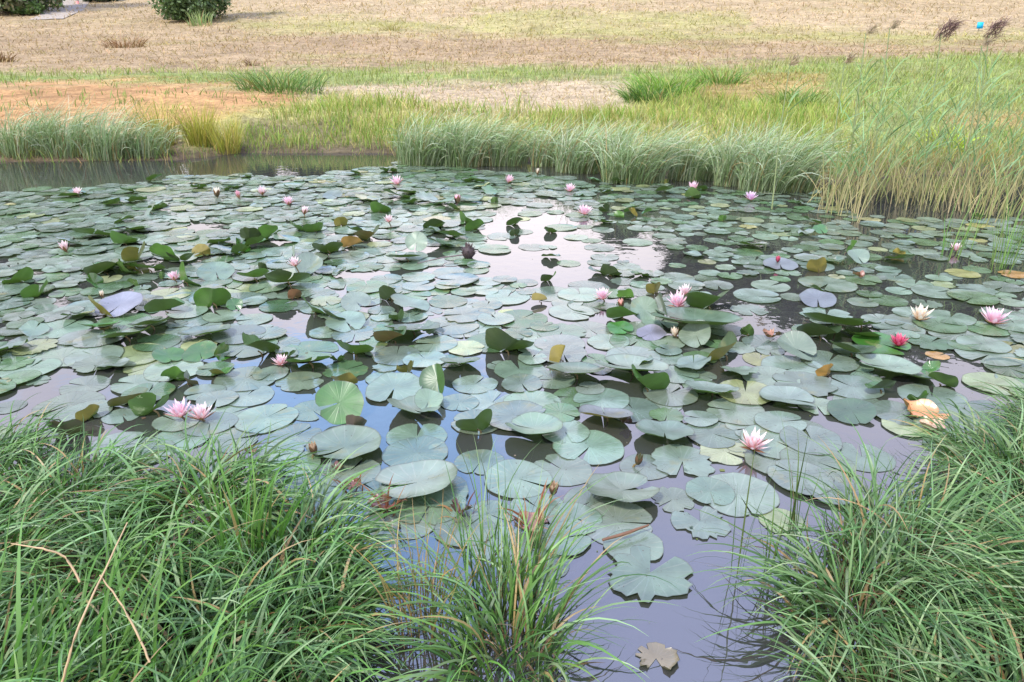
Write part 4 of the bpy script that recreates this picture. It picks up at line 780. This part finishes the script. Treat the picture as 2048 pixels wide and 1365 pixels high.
# ------------------------------------------------------------------ water lilies
FLOW = [  # px, py, width px, kind, open 0..1, label, short name
 (154, 383, 24, 'w', .6, 'pale blush lily farthest left by the open water', 'the farthest left blush lily'),
 (478, 392, 16, 'c', .25, 'half closed pink lily, left of a far pair', 'the half closed pink lily'),
 (525, 385, 18, 'w', .5, 'small pink and white lily, right of a far pair', 'the small far pink white lily'),
 (577, 402, 26, 'p', .7, 'open soft pink lily among far flat leaves', 'the soft pink far lily'),
 (608, 424, 18, 'w', .4, 'small blush lily behind the green winged leaf pair', 'the lily behind the winged leaves'),
 (795, 361, 28, 'p', .8, 'bright pink lily in front of the broad sedge clump', 'the pink lily by the sedges'),
 (1016, 358, 24, 'p', .6, 'pink lily with mirror image below the looser sedge clump', 'the mirrored far pink lily'),
 (1139, 376, 24, 'p', .8, 'starry pink lily below the domed sedge clump', 'the starry pink lily'),
 (1387, 377, 20, 'p', .5, 'pink lily standing on an olive leaf near the sedges', 'the lily on the olive leaf'),
 (1501, 392, 26, 'l', .9, 'lilac pink open lily before the large round sedge', 'the lilac lily'),
 (1167, 419, 32, 'p', 1.0, 'flat wide open pink lily right of the water glare', 'the wide open lily by the glare'),
 (778, 438, 24, 'w', .7, 'pale lily on a brown stem beside the oval green leaf', 'the pale brown stemmed lily'),
 (132, 497, 22, 'w', .4, 'white and pink goblet lily near the left edge', 'the goblet lily at left'),
 (915, 404, 12, 'c', .1, 'small deep pink bud above a green leaf', 'the deep pink far bud'),
 (591, 524, 30, 'w', .7, 'white lily with dark sepals raised on a stem', 'the raised white lily'),
 (349, 552, 30, 'p', .8, 'pink lily half hidden behind a green pointed leaf', 'the half hidden pink lily'),
 (1205, 588, 36, 'p', .9, 'open pink lily left of the grey fan pair of leaves', 'the open lily near the fan leaves'),
 (1356, 601, 40, 'p', .8, 'pink lily touching the arched olive leaf', 'the lily by the arched leaf'),
 (1371, 580, 32, 'w', .8, 'paler lily just behind the pink one by arched leaf', 'the paler lily of the right pair'),
 (1838, 628, 40, 'y', .7, 'creamy white lily with dark sepals mirrored in dark water', 'the creamy lily'),
 (1986, 633, 46, 'p', .9, 'large rosy lily at the right edge of the pond', 'the rosy lily at the right'),
 (1911, 494, 26, 'w', .7, 'pale pink lily beside the thin rush stalks', 'the pale lily by the rushes'),
 (1797, 680, 38, 'd', .8, 'crimson lily beside the dark green leaf mound', 'the crimson lily'),
 (562, 720, 34, 'w', .9, 'pale pink ragged lily left of raised green lipped leaf', 'the ragged pale lily'),
 (362, 820, 46, 'p', .85, 'left pink lily of the touching twin flowers', 'the left twin lily'),
 (403, 826, 46, 'w', .85, 'right paler lily of the touching twin flowers', 'the right twin lily'),
 (1505, 882, 52, 'w', .9, 'big blush white lily nearest to the right tussocks', 'the big near blush lily'),
 (1351, 668, 20, 'y', .4, 'tiny white lily opening beside the grey stone like leaf', 'the tiny white lily'),
 (1243, 612, 12, 'o', .1, 'orange pink bud behind the curled green leaf', 'the orange pink bud'),
 (1106, 982, 18, 'b', .1, 'brown and cream bud in the near water', 'the brown cream bud'),
 (434, 390, 12, 'y', .15, 'small yellow bud among far leaves', 'the small yellow bud'),
 (1275, 924, 15, 'k', .0, 'dark green closed bud with mirror image in near water', 'the dark closed bud'),
 (205, 591, 14, 'y', .2, 'small white bud tip above the long brownish leaf', 'the white bud tip'),
 (1555, 521, 14, 'd', .3, 'small red bud left of the purple grey leaf', 'the small red bud'),
 (629, 902, 16, 'b', .0, 'dark brown closed bud beside the big flat leaf', 'the dark brown bud'),
 (1075, 346, 12, 'y', .2, 'tiny yellow bud by the domed sedge clump', 'the tiny yellow bud'),
]
FC = {'w': ((.8, .42, .42), (.9, .8, .78)), 'p': ((.84, .48, .55), (.9, .72, .76)), 'l': ((.75, .45, .65), (.86, .7, .84)), 'd': ((.6, .03, .1), (.75, .18, .28)), 'y': ((.8, .6, .35), (.9, .86, .7)), 'c': ((.7, .1, .25), (.85, .55, .6)), 'o': ((.7, .2, .1), (.85, .5, .4)), 'b': ((.22, .1, .05), (.55, .4, .25)), 'k': ((.05, .06, .03), (.1, .1, .05))}
def petal(L, W, az, el, curve, lift=0, c0=None, c1=None, r0=.0):
    nu, nv = 6, 3; V = []; C = []
    for i in range(nu):
        t = i / (nu - 1); wd = W * (math.sin(math.pi * min(1, .12 + t * .88) ** .85) * .95 + .02) * (1 - .15 * t); e = el + curve * t
        if i == 0: P = np.array([r0, 0.0, lift])
        else: P = P + np.array([math.cos(el + curve * (t - .5 / nu)), 0, math.sin(el + curve * (t - .5 / nu))]) * L / (nu - 1)
        for j in range(nv):
            s = j - 1; q = P + np.array([-math.sin(e), 0, math.cos(e)]) * (.22 * wd * s * s) + np.array([0, s * wd / 2, 0]); V.append(q); C.append(c0 + (c1 - c0) * min(1, t * 1.25))
    V = np.array(V); c, s = math.cos(az), math.sin(az); V = V @ np.array([[c, s, 0], [-s, c, 0], [0, 0, 1]])
    F = [(i * nv + j, (i + 1) * nv + j, (i + 1) * nv + j + 1, i * nv + j + 1) for i in range(nu - 1) for j in range(nv - 1)]
    return V, F, np.array(C)
def lily(px, py, wpx, kind, op, label, raise_=0):
    z0 = .012 + raise_; p, t = unproj(px, py + wpx * .3, z0); Rr = wpx / 2 * t / FPX * (1.45 if wpx > 38 else 1.25)
    root = tag(link('water_lily' if op > .15 else 'lily_bud', None, loc=(p.x, p.y, z0)), label, 'water lily' if op > .15 else 'flower bud', 'pink and white water lilies' if op > .15 else 'water lily buds')
    c0, c1 = [np.array(v) for v in FC[kind]]; big = wpx > 30
    if op > .15:
        L = Rr * (1.0 if op > .5 else 1.5)
        whorls = [(6, .42, 1.1), (7, .7, 1.08), (7, .9, .92), (6, 1.15, .8)] + ([(5, 1.35, .6)] if big else [])
        pm = MB()
        for wi, (n, el, ls) in enumerate(whorls):
            el = el + (1 - op) * (1.45 - el) * .9; f = wi / len(whorls)
            for k in range(n):
                cc = c0 * (1 - .0 * f); v, fc, c = petal(L * ls * rng.uniform(.9, 1.08), L * .3 * rng.uniform(.85, 1.1), k * 2 * math.pi / n + wi * .45 + rng.normal(0, .06), el + rng.normal(0, .06), .35, .004 * wi, cc, c1 * (1 - .12 * f * np.array([0, 1, .8])), Rr * .08)
                pm.add(v, fc, c)
        link('petals', pm.mesh('petals', M_PETAL), root)
        if op > .4:
            sm = MB()
            for k in range(16):
                v, fc, c = petal(L * .38, L * .06, k * .8, .8 + .5 * rng.random(), .5, .005, np.array((.7, .45, .05)), np.array((.8, .55, .08)), Rr * .03); sm.add(v, fc, c)
            link('stamens', sm.mesh('stamens', M_PETAL), root)
        se = MB(); scol = np.array((.16, .08, .04)) if kind in 'wyd' else np.array((.3, .16, .1))
        for k in range(4):
            v, fc, c = petal(L * .98, L * .3, k * math.pi / 2 + .4, .15 + (1 - op) * 1.0, .4, -.002, scol, scol * 1.4, Rr * .06); se.add(v, fc, c)
        link('sepals', se.mesh('sepals', M_LEAF), root)
    else:
        pm = MB()
        for k in range(7):
            v, fc, c = petal(Rr * 2.6, Rr * 1.1, k * .9, 1.15, .55, 0, c0, c1, Rr * .35); pm.add(v, fc, c)
        link('petals', pm.mesh('petals', M_PETAL), root)
        se = MB()
        for k in range(4):
            v, fc, c = petal(Rr * 2.3, Rr * 1.3, k * math.pi / 2, 1.05, .6, -.001, np.array((.07, .07, .03)), np.array((.16, .08, .04)), Rr * .42); se.add(v, fc, c)
        link('sepals', se.mesh('sepals', M_LEAF), root)
    sb_ = MB(); v, f = tube([(0, 0, .002), (.01, .005, -z0 * .5), (.03, .02, -z0 - .12)], .005, 6); sb_.add(v, f); link('stem', sb_.mesh('stem', M_STEM), root)
    root.rotation_euler = (rng.normal(.0, .12) + .12, rng.normal(0, .12), rng.uniform(0, 6.28) if op <= .15 else 0)
    return p
for f in FLOW: f_p = lily(*f[:6], raise_=.09 if 'raised on a stem' in f[5] else .05 if 'brown stem' in f[5] else rng.uniform(0, .02))

# ------------------------------------------------------------------ build the leaves: the 300 that show largest as things, the rest as one mass
LM = [(f[0], f[1], f[6]) for f in FLOW] + [(937, 505, 'the brown seed head'), (680, 808, 'the bright upright oval leaf'), (1122, 714, 'the upright mustard leaf'), (1418, 607, 'the arched olive leaf'), (1703, 823, 'the dark oval leaf'), (1300, 1150, 'the ragged leaf in the inlet'), (403, 503, 'the ochre pointed leaf'), (425, 600, 'the tall pointed dark leaf'), (955, 852, 'the leaf with long mirror image'), (1637, 535, 'the mustard brown leaf'), (1703, 673, 'the dark green mound'), (692, 645, 'the pale leaf by bright water'), (874, 762, 'the tall ochre sided leaf'), (240, 612, 'the bluish tilted leaf'), (1012, 694, 'the ragged dark curled leaf'), (1855, 845, 'the orange withered leaves'), (130, 862, 'the purple leaf back'), (785, 676, 'the ragged blackish leaf'), (1292, 770, 'the boat shaped leaf')]
vis = [a for a in ALL if -20 < a['px'] < 2070]
vis.sort(key=lambda a: -(a['w'] ** 2 * (math.sin(math.atan2(CAM_H, a['y'])) + .4 * (a['kind'] != 'F')) + 1e6 * a['hand']))
indiv, rest = vis[:300], vis[300:] + [a for a in ALL if not (-20 < a['px'] < 2070)]
buck = {}
for a in indiv:
    if a['lbl']: continue
    d = sorted(((a['px'] - q[0]) / 1.0) ** 2 + ((a['py'] - q[1]) * 2.0) ** 2 for q in LM)
    q = min(LM, key=lambda q: (a['px'] - q[0]) ** 2 + ((a['py'] - q[1]) * 2.0) ** 2)
    dx, dy = a['px'] - q[0], (a['py'] - q[1]) * 2
    dr = ('right of' if dx > 0 else 'left of') if abs(dx) > abs(dy) else ('in front of' if dy > 0 else 'behind')
    nm = {'F': ('ragged edged ' if a['ragged'] else 'flat '), 'R': 'raised cupped ', 'T': 'tilted ', 'U': 'curled '}[a['kind']] + TNAME[a['tc']]
    buck.setdefault((q[2], dr, nm), []).append((dx * dx + dy * dy, a))
ORD = ['nearest', 'second', 'third', 'fourth', 'fifth', 'sixth', 'seventh', 'eighth', 'ninth', 'tenth', 'eleventh', 'twelfth']
for (lm, dr, nm), lst in buck.items():
    lst.sort(key=lambda e: e[0])
    for i, (_, a) in enumerate(lst):
        a['lbl'] = f'{nm} leaf {dr} {lm}' if len(lst) == 1 else f'{nm} leaf, {ORD[i]} {dr} {lm}'
def geo(a, seed):
    return pad_geo(a['r'], a['yaw'], a['tilt'], a['az'], a['fold'], a['cup'], a['wave'], a['ragged'], a['notch'], seed, a['z'] + a['hz'], TOPS[a['tc']], UND[a['uc']], a['curl'])
for i, a in enumerate(indiv):
    o = tag(link('lily_pad', pad_mesh([geo(a, i)], mat=M_PADWET if a['kind'] == 'F' else M_PAD), loc=(a['x'], a['y'], 0)), a['lbl'], 'lily pad', 'lily pads on the pond')
    if a['kind'] in 'TU' or a['hz'] > .03:
        mb = MB(); v, f = tube([(0, 0, a['hz'] - .004), (.012, .01, a['hz'] * .5), (.03, .03, -.12)], .0045, 5); mb.add(v, f); link('stem', mb.mesh('stem', M_STEM), o)
geos = []
for i, a in enumerate(rest):
    g_ = geo(a, 1000 + i); P = g_[0].copy(); P[:, 0] += a['x']; P[:, 1] += a['y']; geos.append((P,) + g_[1:])
if geos: tag(link('lily_pads', pad_mesh(geos, 'lily_pads', M_PADWET)), kind='stuff', label='mass of small far lily pads covering the pond')

# ------------------------------------------------------------------ withered things in the water
def withered(px, py, wpx, label, c, seed, hz=.02, cat='withered leaf', name='withered_leaf', flat=1.0):
    p, t = unproj(px, py, hz); r = wpx / 2 * t / FPX
    g_ = pad_geo(r, seed * 1.3, .15 * flat, seed * 2.1, (R(18) * flat, R(12) * flat), .25 * flat, r * .22 * flat, .5, .5, seed, hz, c, tuple(v * .7 for v in c), .5); 
    return tag(link(name, pad_mesh([g_], name), loc=(p.x, p.y, 0)), label, cat, 'withered leaves and flowers in the pond')
RB = (.2, .07, .045)
for a in [(503, 905, 26, 'reddish brown withered scrap left of the dark brown bud', RB, 31), (675, 938, 26, 'small red brown curled scrap below the big flat leaf', RB, 32), (708, 972, 38, 'red brown withered leaf cluster by the sedge tips', RB, 33), (765, 1010, 60, 'drooping brown withered leaf over the lifted green edge', RB, 34), (922, 1022, 46, 'purple brown withered leaf left of the central tussock top', (.13, .06, .06), 35),
          (1058, 1050, 70, 'large tan and brown withered leaf behind central tussock', (.26, .12, .08), 36), (1846, 832, 84, 'orange withered leaf by the right tussocks', (.55, .25, .09), 37), (1868, 856, 60, 'cream and orange torn leaf next to the orange one', (.65, .42, .25), 38), (1545, 672, 36, 'brown crumpled scrap right of the square olive corner', (.3, .14, .08), 39), (1716, 552, 26, 'small rusty scrap right of the mustard brown leaf', (.3, .12, .07), 40), (1250, 845, 30, 'dark brown scrap left of the lifted big leaf', (.1, .05, .04), 41)]:
    withered(*a, flat=.45 if a[2] > 50 else 1.0)
# tan leaf lying in the near inlet
withered(1312, 1318, 84, 'tan dead leaf lying in the near inlet', (.2, .15, .095), 47, .0, flat=.05)
# bits of scum, seeds and duckweed on the open water
n = 2600; x = U(-6, 6, n); y = U(1.2, 9, n); ok = vnoise(x, y, 1.4) + vnoise(x, y, 4) * .5 > -.1; x, y = x[ok], y[ok]; n = len(x); a = U(0, 6.28, n); sz = U(.0015, .005, n) * (1 + (rng.random(n) < .06) * 1.5)
k5 = np.arange(4) * 1.57; V = np.stack([x[:, None] + sz[:, None] * np.cos(a[:, None] + k5) * U(.5, 1.2, (n, 4) if False else n)[:, None], y[:, None] + sz[:, None] * np.sin(a[:, None] + k5), np.full((n, 4), .0022)], 2).reshape(-1, 3)
cc = jitcol(np.array([(.2, .24, .07), (.12, .08, .05), (.4, .36, .25), (.16, .12, .07)])[rng.integers(0, 4, n)], n, .3)
tag(link('pond_debris', fast_mesh('pond_debris', V, (np.arange(n) * 4)[:, None] + np.arange(4), np.repeat(cc, 4, 0), None, M_STRAW)), kind='stuff', label='specks of scum and seed floating on the open water')
# the seed head with its stick
p, t = unproj(937, 516, .0); k = t / FPX
r = tag(link('seed_head', None, loc=(p.x, p.y, 0)), 'dark brown spiky seed head on a long stick in the glare', 'seed head')
sh_ = MB()
for i in range(70):
    v, fc, c = petal(.075 * rng.uniform(.6, 1.1), .02, rng.uniform(0, 6.28), rng.uniform(-.1, 1.5), .3, .02 + .05 * rng.random(), np.array((.06, .045, .045)), np.array((.15, .11, .11)), .015); sh_.add(v, fc, c)
v, f = tube([(0, 0, 0), (0, 0, .03), (0, 0, .08), (0, 0, .1)], [.03, .055, .045, .01], 9); sh_.add(v, f, (.07, .05, .05))
link('head', sh_.mesh('head', M_LEAF), r)
q, _ = unproj(835, 527, .02); mb = MB(); v, f = tube([(0, 0, .03), ((q.x - p.x) * .5, (q.y - p.y) * .5, .035), (q.x - p.x, q.y - p.y, .02)], [.007, .006, .004], 6); mb.add(v, f); link('stick', mb.mesh('stick', M_STICK), r)
def stick(pts, rad, label, mat=M_STICK, cat='dead stalk', name='dead_stalk', group='dead stalks'):
    P = [unproj(a, b, z)[0] for a, b, z in pts]; Q = []; rq = []; m = len(P); g = np.random.default_rng(len(label))
    for i in range(m - 1):          # smooth the stalk through its points, with a little natural kinking
        p0, p1, p2, p3 = P[max(i - 1, 0)], P[i], P[i + 1], P[min(i + 2, m - 1)]
        for u in np.linspace(0, 1, 7)[:6 if i < m - 2 else 7]:
            Q.append(.5 * (2 * p1 + (p2 - p0) * u + (2 * p0 - 5 * p1 + 4 * p2 - p3) * u * u + (3 * p1 - p0 - 3 * p2 + p3) * u ** 3) + Vector(tuple(g.normal(0, .0006, 3)))); rq.append((rad[i] * (1 - u) + rad[i + 1] * u) * .8)
    P, rad = Q, rq; mb = MB(); v, f = tube([q - P[0] for q in P], rad, 6); mb.add(v, f, (.4, .3, .15)); return tag(link(name, mb.mesh(name, mat), loc=P[0]), label, cat, group)
M_TAN = flat_mat('tan_stalk', (.42, .3, .16), .6, 25, .35)
stick([(1205, 1080, .03), (1255, 1066, .034), (1298, 1050, .035)], [.006, .008, .004], 'brown stick lying across pads right of the central tussock', flat_mat('brown_stick', (.17, .09, .05), .7, 25, .4))
stick([(300, 1325, .3), (255, 1230, .38), (200, 1150, .45)], [.0033, .003, .002], 'thick straw stalk leaning left in the near left sedge', M_TAN)
stick([(125, 1365, .3), (160, 1250, .4), (255, 1045, .5)], [.004, .0035, .002], 'thin straw stalk slanting right in the near left sedge', M_TAN)
stick([(160, 1165, .38), (130, 1115, .43), (85, 1098, .46), (22, 1088, .46)], [.0035, .0035, .003, .0015], 'bent pale dry blade at the left of near sedge', M_TAN)
stick([(800, 1140, .0), (790, 1095, .05), (784, 1040, .12)], [.005, .005, .003], 'white grey stalk at the edge of the left sedge', flat_mat('pale_stalk', (.45, .4, .36), .6, 25, .3))

# ------------------------------------------------------------------ near sedge tussocks
NG = 'near sedge tussocks on the left bank'; RG = 'near sedge tussocks on the right bank'
BRT = [(.09, .22, .045), (.13, .27, .07)]
for (x, y, h, n, rad, lb, lean, la) in [
    (-2.15, 2.5, .33, 900, .26, 'grey green tussock farthest left at the water edge', 0.2, .2),
    (-1.62, 2.3, .36, 950, .24, 'tussock at the left water edge, second from the frame edge', -.5, .3),
    (-1.12, 2.25, .46, 1000, .22, 'tussock below the twin lilies', -1.0, .35),
    (-.72, 1.98, .44, 950, .2, 'tussock with upright bright inner blades below the blue reflection', -1.2, .3),
    (-.62, 1.66, .36, 800, .18, 'last tussock of the left bank beside the dark inlet', -.6, .3),
    (-1.75, 1.75, .42, 800, .26, 'left bank tussock behind the bent dry blade', .3, .3),
    (-1.2, 1.72, .42, 900, .24, 'middle tussock of the left bank with long combed blades', -1.4, .5),
    (-.8, 1.45, .40, 850, .22, 'tussock in the middle of the left bank', -1.0, .4),
    (-.64, 1.25, .34, 750, .18, 'low front tussock at the foot of the left bank', .2, .3),
    (-1.3, 1.25, .36, 750, .25, 'front tussock under the straw stalks', .2, .2),
    (-.75, 1.05, .30, 700, .22, 'nearest left tussock at the bottom of the picture', .3, .2)]:
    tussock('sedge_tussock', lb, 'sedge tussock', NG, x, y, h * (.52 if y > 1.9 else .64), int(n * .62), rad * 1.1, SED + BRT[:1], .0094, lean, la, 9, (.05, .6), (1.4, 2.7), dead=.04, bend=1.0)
tussock('grass_clump', 'bright green broad bladed grass in the bottom left corner', 'grass clump', 'bright grass by our feet', -1.05, 1.12, .34, 260, .36, BRT, .011, .2, .3, 8, (.1, .8), (.8, 2.1), M_GRASS)
tussock('grass_clump', 'bright upright blades inside the tussock below the twin lilies', 'grass clump', 'bright grass by our feet', -.86, 1.95, .3, 60, .1, BRT, .012, None, .5, 8, (0, .2), (.2, 1.2), M_GRASS)
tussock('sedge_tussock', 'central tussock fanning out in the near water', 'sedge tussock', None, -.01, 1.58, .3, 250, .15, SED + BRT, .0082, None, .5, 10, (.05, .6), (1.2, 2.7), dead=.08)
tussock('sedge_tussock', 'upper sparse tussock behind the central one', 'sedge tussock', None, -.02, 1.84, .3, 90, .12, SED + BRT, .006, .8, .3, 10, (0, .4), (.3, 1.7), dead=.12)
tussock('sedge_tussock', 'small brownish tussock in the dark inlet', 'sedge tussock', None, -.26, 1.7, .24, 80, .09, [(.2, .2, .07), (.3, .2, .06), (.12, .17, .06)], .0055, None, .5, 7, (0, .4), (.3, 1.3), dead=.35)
for (x, y, h, n, rad, lb, lean, la) in [
    (1.02, 1.72, .42, 620, .17, 'left edge tussock of the right bank with hanging blades', None, .4),
    (1.32, 1.95, .46, 900, .22, 'domed tussock combed right on the right bank', -.3, .45),
    (1.62, 1.6, .42, 850, .24, 'middle tussock of the right bank', 2.8, .35),
    (1.85, 2.1, .46, 950, .26, 'tussock behind the middle one on the right bank', 2.9, .3),
    (1.98, 2.5, .42, 900, .24, 'tussock near the orange withered leaves', 2.9, .3),
    (2.5, 2.8, .38, 900, .28, 'upper right tussock at the frame edge', 2.6, .35),
    (3.0, 3.25, .36, 700, .28, 'farthest tussock of the right bank', 2.6, .3),
    (2.4, 2.4, .42, 800, .28, 'right bank tussock cut by the frame', 2.9, .3),
    (1.25, 1.3, .34, 700, .2, 'front tussock of the right bank at the bottom', None, .4),
    (1.75, 1.2, .34, 650, .24, 'nearest right tussock in the bottom corner', 2.8, .3),
    (.95, 1.4, .3, 380, .13, 'low dark tussock over the inlet edge', 3.0, .3)]:
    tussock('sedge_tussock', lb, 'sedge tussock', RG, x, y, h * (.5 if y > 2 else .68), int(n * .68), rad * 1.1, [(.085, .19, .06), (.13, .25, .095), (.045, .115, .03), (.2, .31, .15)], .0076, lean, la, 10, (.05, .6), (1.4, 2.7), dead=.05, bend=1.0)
for (px, py, n, h, lb) in [(706, 985, 12, .09, 'red brown dead stalks sticking up by the sedge tips'), (770, 1030, 16, .1, 'bent brown dead stalks over the lifted green edge'), (925, 1035, 9, .08, 'purple brown dead stalks left of central tussock'), (1062, 1075, 22, .13, 'rusty dead stalk bundle behind the central tussock')]:
    p, t = unproj(px, py); tussock('dead_plant', lb, 'dead stalks', 'brown dead stalks in the near water', p.x, p.y, h, n, .045, [(.22, .09, .05), (.3, .16, .09), (.15, .06, .05)], .008, None, .3, 6, (0, .9), (.8, 2.4), M_STRAW, hvar=.7)
# lone stalks with mirror images by the inlet
for (px, py, n, h, lb) in [(1478, 1160, 5, .36, 'lone upright stalks in the lavender water'), (1535, 1160, 9, .24, 'thin dark stalks beside the right tussock'), (1588, 1090, 10, .3, 'thin dark upright blades at the tussock edge'), (975, 1010, 3, .3, 'long thin blades rising before the near leaves')]:
    p, t = unproj(px, py); tussock('rush_tuft', lb, 'rush tuft', 'thin stalks in the near water', p.x, p.y, h, n, .04, [(.06, .12, .04), (.1, .17, .05)], .005, None, .3, 7, (0, .2), (.1, .6))
